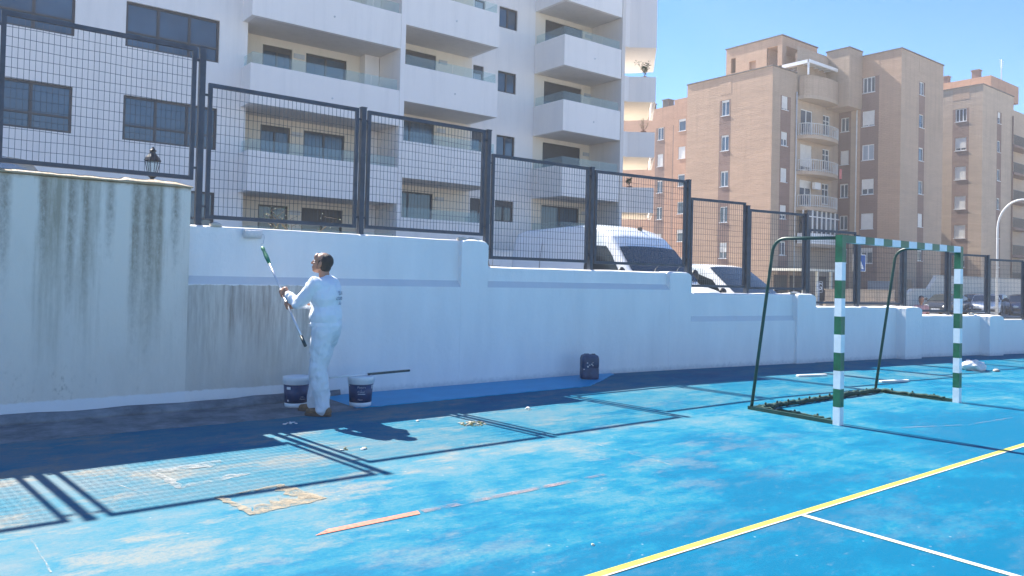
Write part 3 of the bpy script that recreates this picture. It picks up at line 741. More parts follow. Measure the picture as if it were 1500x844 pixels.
# end bays at the corner, turned away from the street front
def endbay(z0, z1, solid=False):
    m_ = MB()
    P0, P1, P2, P3 = (30.95, 29.72), (32.15, 28.80), (35.8, 32.3), (34.0, 34.6)
    if solid: m_.prism([(28.02, 29.9), P0, P1, P2, P3, (28.02, 34)], z0, z1); m_.build('parapet', 'render_white', wb); return
    d = Vector((P1[0]-P0[0], P1[1]-P0[1])).normalized(); nrm = Vector((-d.y, d.x))*.15
    m_.prism([(28.02, 29.9), P0, (P0[0]+nrm.x, P0[1]+nrm.y), (28.02, 30.05)], z0, z1)
    m_.prism([P0, P1, (P1[0]+nrm.x, P1[1]+nrm.y), (P0[0]+nrm.x, P0[1]+nrm.y)], z0+.001, z1+.001)
    m_.prism([P1, P2, (P2[0]-.18, P2[1]+.1), (P1[0]+nrm.x, P1[1]+nrm.y)], z0-.001, z1-.001)
    m_.build('parapet', 'render_white', wb)
    m_ = MB(); m_.prism([(28.02, 30.1), (31.05, 29.9), (32.1, 29.1), (35.5, 32.4), (33.9, 34.4), (28.02, 34)], z0+.01, z0+.24)
    m_.build('balcony_slab', 'render_cream', wb)
    m_ = MB(); m_.prism([(28.02, 33.6), (31.6, 33.6), (31.6, 33.8), (28.02, 33.8)], z0+.24, z0+3.1); m_.build('inner_wall', 'render_cream', wb)
for k in range(-1, 3): endbay(5.26+3.1*k, 6.66+3.1*k)
endbay(14.5, 19, True)

def sprig(name, loc, h, n, spread, label, cat='plant', mats=('twig', 'leaf'), leaf=.05, seed=1, group=None, pot=False, leaves=True):
    random.seed(seed)
    t = thing(name, label, cat, loc, 0, group)
    m_ = MB(); tips = []
    for i in range(n):
        a = random.uniform(0, 6.28); s_ = random.uniform(.3, 1)*spread
        p = Vector((0,0,0)); pts = [p.copy()]; d = Vector((math.cos(a)*s_, math.sin(a)*s_, 1)).normalized()
        for q in range(5):
            d = (d+Vector((random.uniform(-.35,.35), random.uniform(-.35,.35), random.uniform(-.1,.15)))).normalized()
            p = p+d*h/5*random.uniform(.6, 1.1); pts.append(p.copy())
            if q > 0: tips.append(p.copy())
            if q > 1:
                e = p+Vector((random.uniform(-1,1), random.uniform(-1,1), random.uniform(0,1)))*h*.16
                m_.tube([p, e], [.004, .002], 4); tips.append(e)
        m_.tube(pts, [.010-.0014*k for k in range(6)], 5)
    m_.build('stem', mats[0], t)
    if leaves:
        l = MB()
        for p in tips:
            for q in range(4):
                c = p+Vector((random.uniform(-1,1), random.uniform(-1,1), random.uniform(-1,1)))*h*.07
                u = Vector((random.uniform(-1,1), random.uniform(-1,1), random.uniform(-.3,1))).normalized(); w = u.orthogonal().normalized()
                k = leaf*random.uniform(.6, 1.3)
                l.add([c, c+u*k*.5+w*k*.25, c+u*k, c+u*k*.5-w*k*.25], [(0,1,2,3)])
        l.build('foliage', mats[1], t)
    if pot:
        q = MB(); q.lathe([(.10,-.3),(.14,-.05),(.15,-.05),(.15,0),(.12,0),(.11,-.03)], n=16); q.build('pot', 'brick_orange', t)
    return t
sprig('balcony_plant', (31.75, 29.28, 12.9), .9, 6, .7, 'leafy potted plant on the upper end balcony of the white building', leaf=.16, seed=4, pot=True)
sprig('balcony_plant', (31.75, 29.30, 9.85), .7, 8, 1.0, 'bare dry potted plant on the middle end balcony of the white building', leaf=.06, seed=6, pot=True, mats=('twig', 'dry_leaf'))
sprig('balcony_plant', (31.2, 29.75, 6.75), .45, 5, .8, 'small green plant on the lowest end balcony of the white building', leaf=.12, seed=9, pot=True)
sprig('bare_shrub', (7.35, 10.0, sz(7.35)), 1.35, 7, .25, 'thin leafless shrub standing behind the wall left of the large van', 'shrub', leaves=False, seed=12)
sprig('bare_shrub', (3.95, 9.7, sz(3.95)+.55), .85, 9, 1.5, 'low dry shrub peeping over the wall above the painter', 'shrub', seed=14, leaf=.03, mats=('twig', 'leaf'))

# ------------------------------------------------------------------ tan apartment blocks
ta = thing('brick_apartment_building', 'tall tan brick apartment block with round balconies, in the middle of the row', 'building')
AX = Face('X', 56.4); AY = Face('Y', 37.5)
zt = [17.75, 14.6, 11.4, 8.2, 5.0]
hx = [(41.85, 42.68, z-1.4, z) for z in zt[0:]] + [(41.85, 42.68, .7, 1.9)]
m_ = MB()
AX.wall(m_, 37.5, 46.6, -1, 19.85, hx, lambda a, z: 1 if 41.66 < a < 42.9 and z < 18.4 else 0, .14, (41.66, 42.9))
m_.build('wall', ['brick_tan', 'brick_brown'], ta)
# split the wall strip at its top so the brown inlay stops below the roof edge
m_ = MB(); AX.box(m_, 41.66, 42.9, -.012, .03, 18.25, 19.84); m_.build('wall_band', 'brick_tan', ta)
hy = [(57.78, 58.72, z-1.2, z) for z in [17.6, 14.5, 11.38, 8.2, 5.1]]
hd = []
for z in [16.9, 13.8, 10.65, 7.5]: hd += [(60.7, 62.6, z-2.3, z), (64.3, 65.5, z-1.9, z)]
m_ = MB()
AY.wall(m_, 56.4, 60.0, -1, 19.85, hy, lambda a, z: 2 if 57.6 < a < 59.15 and z < 18.6 else 1, .14, (57.6, 59.15))
AY.wall(m_, 60.0, 67.0, -1, 17.6, hd, lambda a, z: 1 if a > 65.9 else 0, .14, (65.9,))
AY.wall(m_, 60.0, 67.0, 17.6, 22.3, [], mi=1)
m_.box(56.6, 66.9, 37.75, 46.55, -1, 19.6, 1)
m_.add([(56.4,46.6,-1),(66.9,46.6,-1),(66.9,46.6,19.85),(56.4,46.6,19.85)], [(0,3,2,1)], 1)
m_.build('wall', ['brick_cream', 'brick_plain', 'brick_brown'], ta)
m_ = MB(); AY.box(m_, 57.6, 59.15, -.012, .03, 18.45, 19.84); m_.build('wall_band', 'brick_plain', ta)
m_ = MB(); m_.box(56.33, 60.0, 37.43, 37.7, 19.86, 19.95); m_.box(56.33, 56.65, 37.7, 46.66, 19.86, 19.95); m_.build('roof_edge', 'dark_roof', ta)
for i, h in enumerate(hx): AX.window(ta, *h, .11, .06, (.5,), None, shut=[.15,.12,.1,.0,.62,0][i])
for i, h in enumerate(hy): AY.window(ta, *h, .11, .07, (.5,), None, shut=[.9,.55,1,.75,.1][i])
for i, h in enumerate(hd): AY.window(ta, *h, .11, .08, (.5,), .72 if h[0] > 64 else None, shut=(.0,.85,.3,.0)[i//2] if h[0] < 64 else 0, sill=False)
def roundbal(z, h, closed=False, top=False):
    pts = [(60.0, 37.48)]; 
    for i in range(15):
        t = math.pi*i/14; pts.append((62.85-2.75*math.cos(t)*1.0, 37.3-1.25*math.sin(t)**.7 if 0 < i < 14 else 37.3))
    pts.append((65.7, 37.48))
    m_ = MB(); m_.prism(pts, z, z+.30); m_.build('balcony_slab', 'brick_cream', ta)
    if closed or top:
        m_ = MB()
        for a, b in zip(pts[1:-1], pts[2:-1]):
            d = Vector((b[0]-a[0], b[1]-a[1])).normalized(); n_ = Vector((d.y, -d.x))*-.12
            m_.prism([a, b, (b[0]+n_.x, b[1]+n_.y), (a[0]+n_.x, a[1]+n_.y)], z+.3, z+.3+h)
        m_.build('balcony_front', 'brick_plain' if top else 'pvc_white', ta)
    else:
        m_ = MB()
        q = pts[1:-1]
        for a, b in zip(q, q[1:]):
            m_.bar((*a, z+.3+h), (*b, z+.3+h), .06, .05); m_.bar((*a, z+.42), (*b, z+.42), .04, .04)
            for s_ in (0, .5): m_.box(a[0]+(b[0]-a[0])*s_-.02, a[0]+(b[0]-a[0])*s_+.02, a[1]+(b[1]-a[1])*s_-.02, a[1]+(b[1]-a[1])*s_+.02, z+.3, z+.3+h)
        m_.build('balcony_rail', 'rail', ta)
roundbal(17.6, 1.7, top=True)
for z in (14.15, 11.0, 7.9): roundbal(z, 1.0)
roundbal(4.7, .9, closed=True)
# glazed-in lower balcony
m_ = MB(); g = MB()
for i in range(8):
    x = 60.2+.73*i; y = 36.35 if 0 < i < 7 else 36.8
    m_.box(x-.05, x+.05, y-.05, y+.05, 5.9, 7.9)
m_.box(60.2, 65.3, 36.34, 36.42, 7.3, 7.38); g.box(60.25, 65.25, 36.40, 36.42, 5.95, 7.85)
o = m_.build('glazed_balcony', 'pvc_white', ta); g.build('pane', 'window_glass', o)
m_ = MB(); m_.tube([(59.85, 37.38, -.5), (59.85, 37.38, 18.2)], .06, 8); m_.build('drain_pipe', 'rail', ta)
# laundry and a dish on the balconies
m_ = MB(); m_.box(65.0, 65.35, 36.2, 36.24, 11.0, 11.9); m_.build('laundry', 'pink_cloth', ta)
m_ = MB(); m_.box(62.2, 63.1, 36.9, 37.2, 9.9, 10.5); m_.build('air_conditioner', 'pvc_white', ta)
# penthouse
m_ = MB()
PX_ = Face('X', 60.0); PY_ = Face('Y', 39.0)
PX_.wall(m_, 40.55, 43.9, 19.8, 23.55, [(41.7, 42.4, 21.0, 21.9)], depth=.3)
m_.box(60.25, 65.7, 40.55, 43.9, 19.8, 23.5)
m_.box(60.0, 65.7, 44.42, 44.98, 19.8, 23.55); m_.box(60.0, 65.7, 43.9, 44.42, 22.62, 23.55); m_.box(60.0, 65.7, 43.9, 44.42, 19.8, 21.2)
m_.box(60.0, 60.65, 39.0, 39.45, 19.8, 22.75); m_.box(60.0, 65.7, 39.0, 40.55, 22.75, 23.55); m_.box(63.9, 65.7, 39.0, 39.4, 19.8, 22.75)
m_.build('penthouse', 'brick_tan', ta)
m_ = MB(); m_.box(59.92, 65.78, 38.92, 45.06, 23.56, 23.66); m_.build('penthouse_roof', 'dark_roof', ta)
m_ = MB()
for i in range(7): m_.box(60.1+.85*i, 60.22+.85*i, 36.4, 39.9, 20.75, 20.86)
m_.box(60.0, 66.3, 36.35, 36.5, 20.62, 20.9); m_.box(60.0, 60.12, 36.4, 39.9, 20.6, 20.9)
for x in (60.05, 66.1): m_.box(x, x+.12, 36.42, 36.54, 19.6, 20.62)
m_.box(60.1, 66.2, 36.5, 39.0, 20.88, 20.92)
m_.build('pergola', 'pvc_white', ta)
m_ = MB()
for i in range(17):
    t = math.pi*i/16; a = (62.9-2.3*math.cos(t), 37.9-1.0*math.sin(t)); t2 = math.pi*(i+1)/16; b = (62.9-2.3*math.cos(t2), 37.9-1.0*math.sin(t2))
    if i < 16: m_.prism([a, b, (b[0], b[1]+.15), (a[0], a[1]+.15)], 20.95, 21.9)
m_.build('roof_drum', 'brick_plain', ta)
# entrance level
m_ = MB(); m_.box(56.2, 62.5, 34.2, 37.3, 2.55, 2.75); m_.build('canopy', 'canopy', ta)
m_ = MB()
for x in (56.3, 58.3, 60.4, 62.3): m_.box(x, x+.18, 34.25, 34.43, -.6, 2.54)
m_.build('canopy_post', 'canopy', ta)
m_ = MB()
for q0, q1 in ((57.0, 58.9), (59.4, 61.6), (63.6, 65.2)):
    m_ = MB(); AY.box(m_, q0, q1, -.05, -.01, -.2, 2.2); m_.build('garage_door', 'dark_frame', ta)

tb = thing('brick_apartment_building', 'tallest tan brick apartment block with brown window strips, right of the round balconies', 'building')
BX = Face('X', 67.0); BY = Face('Y', 31.8)
hx = [(34.13, 35.24, z-1.4, z) for z in (20.25, 17.2, 14.15, 11.05, 7.95, 4.85)]
hl = [(36.5, 37.28, z-1.3, z) for z in (16.9, 13.85, 10.8, 7.85, 4.8)]
m_ = MB()
BX.wall(m_, 31.8, 35.9, -1, 22.2, hx, lambda a, z: 1 if 33.75 < a < 35.42 and z < 21 else 0, .14, (33.75, 35.42))
BX.wall(m_, 35.9, 37.5, -1, 17.7, hl, lambda a, z: 1 if a > 36.3 else 2, .14, (36.3,))
m_.build('wall', ['brick_tan', 'brick_brown', 'brick_cream'], tb)
m_ = MB(); BX.box(m_, 33.75, 35.42, -.012, .03, 20.9, 22.18); m_.build('wall_band', 'brick_tan', tb)
hy = [(70.42, 71.35, z-1.2, z) for z in (19.95, 17.0, 14.0, 11.0, 8.05, 5.0)]
m_ = MB(); BY.wall(m_, 67.0, 75.17, -1, 22.2, hy, lambda a, z: 1 if 70.3 < a < 71.5 and z < 20.9 else 0, .14, (70.3, 71.5))
m_.box(67.2, 75.1, 32.05, 46, -1, 22.0, 0); m_.add([(75.17,31.8,-1),(75.17,46,-1),(75.17,46,22.2),(75.17,31.8,22.2)], [(0,1,2,3)])
m_.build('wall', ['brick_plain', 'brick_brown'], tb)
m_ = MB(); BY.box(m_, 70.3, 71.5, -.012, .03, 20.75, 22.18); m_.build('wall_band', 'brick_plain', tb)
m_ = MB(); m_.box(64.7, 66.98, 35.3, 37.48, 17.75, 22.6); m_.prism([(64.7, 35.3), (66.98, 35.3), (66.98, 37.48), (64.7, 37.48)], 17.4, 17.74)
m_.build('overhanging_bay', 'brick_plain', tb)
m_ = MB(); m_.box(66.93, 75.24, 31.73, 32.0, 22.21, 22.3); m_.box(66.93, 67.25, 32.0, 35.3, 22.21, 22.3); m_.box(64.63, 67, 35.23, 37.55, 22.61, 22.7); m_.box(75.0, 75.24, 32.0, 46, 22.21, 22.3)
m_.build('roof_edge', 'dark_roof', tb)
m_ = MB(); m_.tube([(66.9, 35.72, -.5), (66.9, 35.72, 17.2), (66.9, 35.55, 18.0), (66.9, 35.45, 20.9)], .07, 8); m_.build('drain_pipe', 'rail', tb)
for i, h in enumerate(hx): BX.window(tb, *h, .11, .07, (.33, .66) if i == 0 else (.5,), None, shut=[0,.92,.0,.65,.97,.3][i], pane='blind' if i == 2 else 'window_glass')
for i, h in enumerate(hl): BX.window(tb, *h, .11, .07, (.5,), None, shut=[0,.95,.1,.0,.1][i])
for i, h in enumerate(hy): BY.window(tb, *h, .11, .06, (.5,) if i == 0 else (), None, shut=[0,0,.1,.0,.97,.3][i])
m_ = MB(); m_.box(66.96-.03, 66.99, 32.5, 34.5, .8, 1.9); m_.build('shop_shutter', 'blind', tb)
m_ = MB(); BY.box(m_, 68.2, 69.4, -.05, -.01, -.3, 2.1); m_.build('door', 'dark_frame', tb)

tc = thing('brick_apartment_building', 'tan brick apartment block with rooftop chimneys, at the right end of the row', 'building')
CX_ = Face('X', 84.4); CY_ = Face('Y', 31.9)
hx = [(33.4, 34.48, z-1.35, z) for z in (19.95, 16.95, 13.95, 10.9, 7.9, 4.9)]
m_ = MB()
CX_.wall(m_, 31.9, 37.5, -1, 22.1, hx, lambda a, z: 1 if 33.15 < a < 34.75 and z < 20.9 else 0, .14, (33.15, 34.75))
m_.build('wall', ['brick_plain', 'brick_brown'], tc)
m_ = MB(); CX_.box(m_, 33.15, 34.75, -.012, .03, 20.85, 22.08); m_.build('wall_band', 'brick_tan', tc)
hy = [(88.2, 89.0, z-1.2, z) for z in (19.9, 16.9, 13.9, 10.9, 7.9, 4.9)]
hs = [(94.0, 96.6, z-2.1, z) for z in (19.4, 16.4, 13.4, 10.4, 7.4, 4.4)]
m_ = MB(); CY_.wall(m_, 84.4, 92.4, -1, 22.1, hy, lambda a, z: 1 if 88.0 < a < 89.2 and z < 20.8 else 0, .14, (88.0, 89.2))
m_.box(84.6, 92.3, 32.15, 46, -1, 21.9, 0)
D_ = Face('Y', 33.4); D_.wall(m_, 92.4, 112, -1, 21.6, hs, lambda a, z: 1 if 93 < a < 93.8 else 0, .14, (93, 93.8)); m_.box(92.3, 112, 33.65, 46, -1, 21.4, 0)
m_.build('wall', ['brick_cream', 'brick_brown'], tc)
for i, h in enumerate(hx): CX_.window(tc, *h, .11, .07, (.33, .66) if i == 0 else (.5,), None, shut=[0,.8,.97,.97,.97,.5][i])
for i, h in enumerate(hy): CY_.window(tc, *h, .11, .06, (), None, shut=[.5,0,0,.1,.3,.3][i])
for i, h in enumerate(hs):
    D_.window(tc, *h, .11, .07, (.5,), None, frame='dark_frame', sill=False)
    m_ = MB(); z = h[2]-.35; m_.box(93.6, 99.5, 32.2, 33.38, z, z+.25); m_.build('balcony_slab', 'brick_brown', tc)
    m_ = MB()
    for k in range(30): m_.box(93.65+.19*k, 93.69+.19*k, 32.22, 32.26, z+.25, z+1.25)
    m_.box(93.62, 99.4, 32.2, 32.28, z+1.25, z+1.31); m_.build('balcony_rail', 'dark_frame', tc)
m_ = MB(); m_.tube([(92.0, 31.8, -.5), (92.0, 31.8, 20)], .07, 8); m_.build('drain_pipe', 'brick_brown', tc)
m_ = MB(); m_.box(84.33, 92.47, 31.83, 32.1, 22.11, 22.2); m_.box(84.33, 84.6, 32.1, 37.5, 22.11, 22.2); m_.build('roof_edge', 'dark_roof', tc)
m_ = MB(); m_.box(88, 95.5, 32.5, 38.5, 21.9, 23.8); m_.build('rooftop_room', 'brick_orange', tc)
for x, y, h in ((88.4, 33.8, 1.0), (88.4, 36.9, .9), (97, 34, .8), (97, 36, 1.0)):
    m_ = MB(); m_.box(x, x+.6, y, y+.75, 21.5 if x > 95 else 23.8, 23.8+h)
    m_.box(x-.08, x+.68, y-.08, y+.83, 23.8+h*.86, 23.8+h*.95)
    m_.build('chimney', 'brick_brown', tc)
m_ = MB(); m_.tube([(91.5, 32.8, 23.8), (91.5, 32.8, 26.2)], .04, 6); 
for k in range(4): m_.bar((91.1-.1*k, 32.8, 25.4+.22*k), (91.9+.1*k, 32.8, 25.4+.22*k), .03, .03)
m_.build('aerial', 'pale_steel', tc)

te = thing('brick_apartment_building', 'orange brick apartment block seen between the white building and the tan block', 'building')
EX = Face('X', 70.0); EX2 = Face('X', 69.0)
he = [(61.35, 62.25, z-1.5, z) for z in (19.9, 16.7, 13.5, 10.3, 7.1, 3.9)] + [(59.15, 59.6, z-1.3, z) for z in (19.9, 16.7, 13.5, 10.3, 7.1)]
m_ = MB(); EX.wall(m_, 58.9, 76, -1, 22.3, he, lambda a, z: 1 if (61.1 < a < 62.6 or 59.0 < a < 59.9) and z < 20.9 else 0, .14, (61.1, 62.6, 59.0, 59.9))
h2 = [(57.15, 58.2, z-1.4, z) for z in (20.2, 17.0, 13.8, 10.6, 7.4, 4.2)]
EX2.wall(m_, 50, 58.9, -1, 22.6, h2, depth=.14)
m_.box(70.25, 90, 59, 76, -1, 22.1); m_.box(69.25, 90, 50, 58.9, -1, 22.5)
m_.add([(69.0,58.9,-1),(70.2,58.9,-1),(70.2,58.9,22.6),(69.0,58.9,22.6)], [(0,1,2,3)])
m_.build('wall', ['brick_orange', 'brick_brown'], te)
for i, h in enumerate(he): EX.window(te, *h, .11, .07, (.5,) if h[0] > 60 else (), None, shut=[0,.95,.1,.0,.3,.2,.6,.9,.2,.2,.2][i])
for i, h in enumerate(h2): EX2.window(te, *h, .11, .07, (), None, shut=[.2,.95,.1,.0,.3,.2][i])
for y, w in ((61.2, .9), (64.0, .3)):
    m_ = MB(); m_.box(70.6, 71.6, y, y+w, 22.1, 23.3); m_.box(70.5, 71.7, y-.08, y+w+.08, 23.3, 23.4); m_.build('chimney', 'dark_roof', te)

# low walls on the lot in front of the blocks
rw = thing('ramp_wall', 'pale stepped retaining wall in front of the parking lot, behind the goal', 'wall', (63, 27, 0)); rw.location = (0, 0, 0)
m_ = MB()
pr = [(57.3, -.6), (58.0, .9), (59.0, 1.33), (61.7, 1.35), (63.0, 2.35), (90, 2.35), (90, -.6)]
vs = [(x, y, z) for y in (26.9, 27.2) for x, z in pr]; n = len(pr)
m_.add(vs, [tuple(range(n)), tuple(range(n, 2*n))[::-1]]+[(i, n+i, n+(i+1) % n, (i+1) % n) for i in range(n)])
m_.build('wall', 'render_cream', rw); 
m_ = MB(); m_.box(63.0, 90.05, 26.85, 27.25, 2.36, 2.44); m_.build('coping', 'concrete', rw)
gw = thing('garden_fence', 'beige panelled garden fence in front of the flats, seen through the goal', 'fence', (0,0,0))
m_ = MB(); m_.box(47.0, 56.5, 27.0, 27.2, -.6, .4)
for i in range(45): m_.box(47.05+.21*i, 47.17+.21*i, 27.05, 27.1, .4, 1.15)
m_.box(47, 56.5, 27.03, 27.13, 1.15, 1.22)
m_.build('fence_panel', 'brick_cream', gw)

# ------------------------------------------------------------------ vehicles (local: front +x, z up)
def vehicle(name, label, cat, loc, rz, paint, Lh, Wd, tops, belt, wheel_r, axles, ws, sides, group=None, mirror=True, roofw=.80):
    """tops: (x, z) outline of the top from rear to front; ws: windscreen (x0,z0,x1,z1); sides: list of side window polygons"""
    t = thing(name, label, cat, loc, rz, group)
    hw = Wd/2
    def topz(x): return lerp(tops, x)
    def halfw(x, z):
        zt = topz(x); e = 1.0
        fr = tops[-1][0]-x; re = x-tops[0][0]
        if fr < .5: e *= 1-.16*(1-fr/.5)**2
        if re < .25: e *= 1-.07*(1-re/.25)**2
        w = hw*e
        if z > belt: w *= 1-(1-roofw)*((z-belt)/max(.3, tops_max-belt))**1.35
        return w
    tops_max = max(z for _, z in tops)
    xsn = sorted(set([round(tops[0][0]+(tops[-1][0]-tops[0][0])*i/46, 4) for i in range(47)]+[p[0] for p in tops]))
    rings = []
    for x in xsn:
        zt = topz(x); ring = []
        z0 = .26 if tops_max > 1.7 else .2
        prof = [(.0, z0), (.86, z0), (.97, z0+.10), (1.0, z0+.34)]
        left = []
        for f_, z in prof: left.append((hw*f_*(halfw(x, .5)/hw), z))
        zb = min(belt, zt-.12)
        left.append((halfw(x, zb), zb)); 
        for q in (.35, .7): 
            z = zb+(zt-.12-zb)*q+.001*q; left.append((halfw(x, z), z))
        we = halfw(x, zt-.10)
        left += [(we, zt-.10), (we*.975, zt-.05), (we*.90, zt-.015), (we*.55, zt+.006), (0, zt+.012)]
        ring = [(x, y, z) for y, z in left]+[(x, -y, z) for y, z in left[-2:0:-1]]
        rings.append(ring)
    m_ = MB(); m_.loft(rings); o = m_.build('body', paint, t)
    x0, z0, x1, z1 = ws
    m_ = MB(); G = []
    for i in range(7):
        f_ = i/6; x = x0+(x1-x0)*f_; row = []
        for j in range(11):
            s_ = -1+2*j/10; zc = topz(x); w = halfw(x, zc-.08)*.93
            drop = .02*abs(s_)**4+ .012
            row.append((x+.015, s_*w, zc+.022-.030*abs(s_)**3))
        G.append(row)
    m_.loft(G, closed=False, caps=False); m_.build('windscreen', 'car_glass', t)
    for poly in sides:
        for sg in (-1, 1):
            m_ = MB(); vs = []; c = (sum(p[0] for p in poly)/len(poly), sum(p[1] for p in poly)/len(poly))
            pts = []
            for a, b in zip(poly, poly[1:]+poly[:1]):
                for q in range(3): pts.append((a[0]+(b[0]-a[0])*q/3, a[1]+(b[1]-a[1])*q/3))
            vs = [(c[0], sg*(halfw(*c)+.012), c[1])]+[(x, sg*(halfw(x, z)+.008), z) for x, z in pts]
            n = len(pts); m_.add(vs, [(0, 1+i, 1+(i+1) % n) if sg < 0 else (0, 1+(i+1) % n, 1+i) for i in range(n)], smooth=True)
            m_.build('side_window', 'car_glass', t)
    for ax in axles:
        for sg in (-1, 1):
            y0 = sg*(hw-.20); m_ = MB(); prof = [(wheel_r*.55, 0), (wheel_r*.95, .0), (wheel_r, .03), (wheel_r, .18), (wheel_r*.95, .21), (wheel_r*.6, .21)]
            rg = [[(ax+r*math.cos(2*math.pi*k/24), y0+sg*d, wheel_r+r*math.sin(2*math.pi*k/24)) for k in range(24)] for r, d in prof]
            m_.loft(rg); w = m_.build('wheel', 'rubber', t)
            m_ = MB(); rg = [[(ax+r*math.cos(2*math.pi*k/24), y0+sg*d, wheel_r+r*math.sin(2*math.pi*k/24)) for k in range(24)] for r, d in [(wheel_r*.58, .19), (wheel_r*.5, .215), (.05, .205)]]
            m_.loft(rg); m_.build('rim', 'chrome', w)
    xf = tops[-1][0]
    for sg in (-1, 1):
        m_ = MB(); m_.ell((xf-.10, sg*hw*.66, .62 if tops_max < 2 else .78), (.12, .20, .10)); m_.build('headlight', 'lamp_lens', t)
        m_ = MB(); m_.ell((tops[0][0]+.02, sg*hw*.86, .85), (.05, .08, .18)); m_.build('tail_light', 'red_lens', t)
        if mirror:
            m_ = MB(); xm = x0-.10-(.15 if x1 < x0 else -.15); m_.ell((xm, sg*(hw+.14), belt+.17), (.07, .11, .15 if tops_max > 2 else .09)); m_.bar((xm, sg*(hw-.05), belt+.06), (xm, sg*(hw+.12), belt+.08), .05, .05)
            m_.build('wing_mirror', 'black_plastic', t)
    m_ = MB(); m_.box(xf-.28, xf+.03, -hw*.84, hw*.84, .30, .50); m_.build('bumper', 'black_plastic', t, bevel=.04)
    m_ = MB(); m_.box(xf+.03, xf+.045, -.26, .26, .38, .49); m_.build('number_plate', 'sign_white', t)
    return t
van_tops = [(-2.55, .9), (-2.5, 2.22), (-2.42, 2.40), (-2.1, 2.47), (0, 2.53), (.25, 2.50), (.62, 2.40), (.88, 2.25), (1.08, 2.03), (1.74, 1.28), (2.3, 1.12), (2.62, .95), (2.72, .6)]
v1 = vehicle('parked_van', 'large white high-roof van parked nose to the wall behind the mesh fence', 'van', (12.5, 12.45, .22), R(-90), 'van_paint', 5.3, 2.05,
        van_tops, 1.25, .34, (-1.7, 1.75), (1.72, 1.3, 1.095, 2.02), [[(.18, 1.30), (.18, 1.97), (.30, 2.05), (.78, 2.02), (.95, 1.86), (1.36, 1.33), (1.34, 1.28)]], roofw=.80)
m_ = MB(); m_.box(.52, .62, .3, .34, 2.38, 2.50); m_.build('roof_aerial', 'black_plastic', v1)
for y_ in (-.55, .15):
    m_ = MB(); m_.tube([(1.76, y_, 1.36), (1.60, y_+.28, 1.56), (1.52, y_+.5, 1.65)], [.012, .010, .007], 6); m_.build('wiper', 'black_plastic', v1)
for x_ in (.18, -1.35):
    m_ = MB(); m_.tube([(x_, -1.03, .5), (x_, -1.03, 1.2), (x_, -1.0, 1.7), (x_, -.925, 2.2)], .006, 5); m_.build('door_seam', 'black_plastic', v1)
m_ = MB(); m_.tube([(-2.3, -1.02, 1.42), (.15, -1.02, 1.42)], .012, 6); m_.build('side_rail', 'black_plastic', v1)
m_ = MB(); m_.box(.24, .42, -1.055, -1.02, 1.12, 1.16); m_.build('door_handle', 'black_plastic', v1)
mini_tops = [(-2.15, .8), (-2.1, 1.6), (-1.95, 1.74), (-.4, 1.82), (.25, 1.80), (.42, 1.76), (1.32, 1.10), (1.9, .98), (2.1, .8), (2.2, .5)]
vehicle('parked_van', 'small white van with large windscreen, parked nose to the wall right of the large van', 'van', (15.05, 11.55, .12), R(-90), 'van_paint', 4.4, 1.75,
        mini_tops, 1.02, .31, (-1.35, 1.35), (1.30, 1.12, .44, 1.74), [[(-.55, 1.05), (-.5, 1.52), (.2, 1.58), (.62, 1.45), (.98, 1.10), (.98, 1.05)], [(-1.75, 1.05), (-1.65, 1.5), (-.7, 1.55), (-.7, 1.05)]], roofw=.84)
car_tops = [(-2.05, .7), (-2.0, .98), (-1.55, 1.30), (-1.1, 1.42), (-.2, 1.46), (.25, 1.40), (1.1, .98), (1.75, .86), (2.05, .68), (2.12, .45)]
carsides = [[(-1.45, 1.0), (-1.25, 1.28), (-.4, 1.36), (-.4, .98)], [(-.32, .98), (-.32, 1.36), (.2, 1.32), (.78, 1.0), (.75, .96)]]
def car(label, loc, rz, paint, group=None):
    return vehicle('parked_car', label, 'car', loc, rz, paint, 4.2, 1.76, car_tops, .93, .31, (-1.3, 1.32), (1.08, 1.0, .27, 1.39), carsides, group)
car('black car parked behind the old wall at the left edge, only its roof showing', (.38, 12.2, sz(.3)), R(-90), 'car_dark')
G_ = 'cars in the far parking lot'
car('white hatchback in the far parking lot, seen between two fence posts', (60.0, 22.3, -.42), R(200), 'van_paint', G_)
car('dark green-grey car next to the ramp wall, leftmost in the far parking lot', (56.0, 23.3, -.42), R(185), 'car_dark', G_)
car('silver grey car behind the white hatchback in the far parking lot', (63.2, 24.2, -.42), R(195), 'car_grey', G_)
car('blue car to the right of the white hatchback in the far parking lot', (64.5, 21.6, -.42), R(205), 'car_blue', G_)
car('white car at the back of the far parking lot by the pale wall', (68.5, 25.0, -.42), R(190), 'van_paint', G_)
car('grey car at the right edge of the far parking lot', (69.5, 22.3, -.42), R(200), 'car_grey', G_)
car('dark car at the rear row of the far parking lot near the lamp post', (73.5, 24.6, -.42), R(195), 'car_dark', G_)

# ------------------------------------------------------------------ street furniture
sl = thing('street_lamp', 'small black lantern street lamp in front of the white building, left of the fence posts', 'lamp', (2.84, 13.0, sz(2.84)))
m_ = MB(); m_.lathe([(.12, 0), (.12, .3), (.06, .4), (.045, .9), (.045, 1.6), (.06, 1.64), (.03, 1.68)], n=12); m_.build('pole', 'lamp_iron', sl)
m_ = MB(); z = 1.68; sl.scale = (.86, .86, 1.0)
m_.lathe([(.03, z), (.075, z+.03), (.075, z+.045), (.06, z+.05)], n=6, smooth=False); m_.lathe([(.135, z+.27), (.15, z+.28), (.12, z+.33), (.05, z+.40), (.045, z+.42), (.065, z+.44), (.03, z+.47), (.012, z+.50)], n=6, smooth=False)
for k in range(6):
    a = 2*math.pi*k/6; m_.tube([(.07*math.cos(a), .07*math.sin(a), z+.04), (.13*math.cos(a), .13*math.sin(a), z+.275)], .008, 5)
m_.build('lantern', 'lamp_iron', sl)
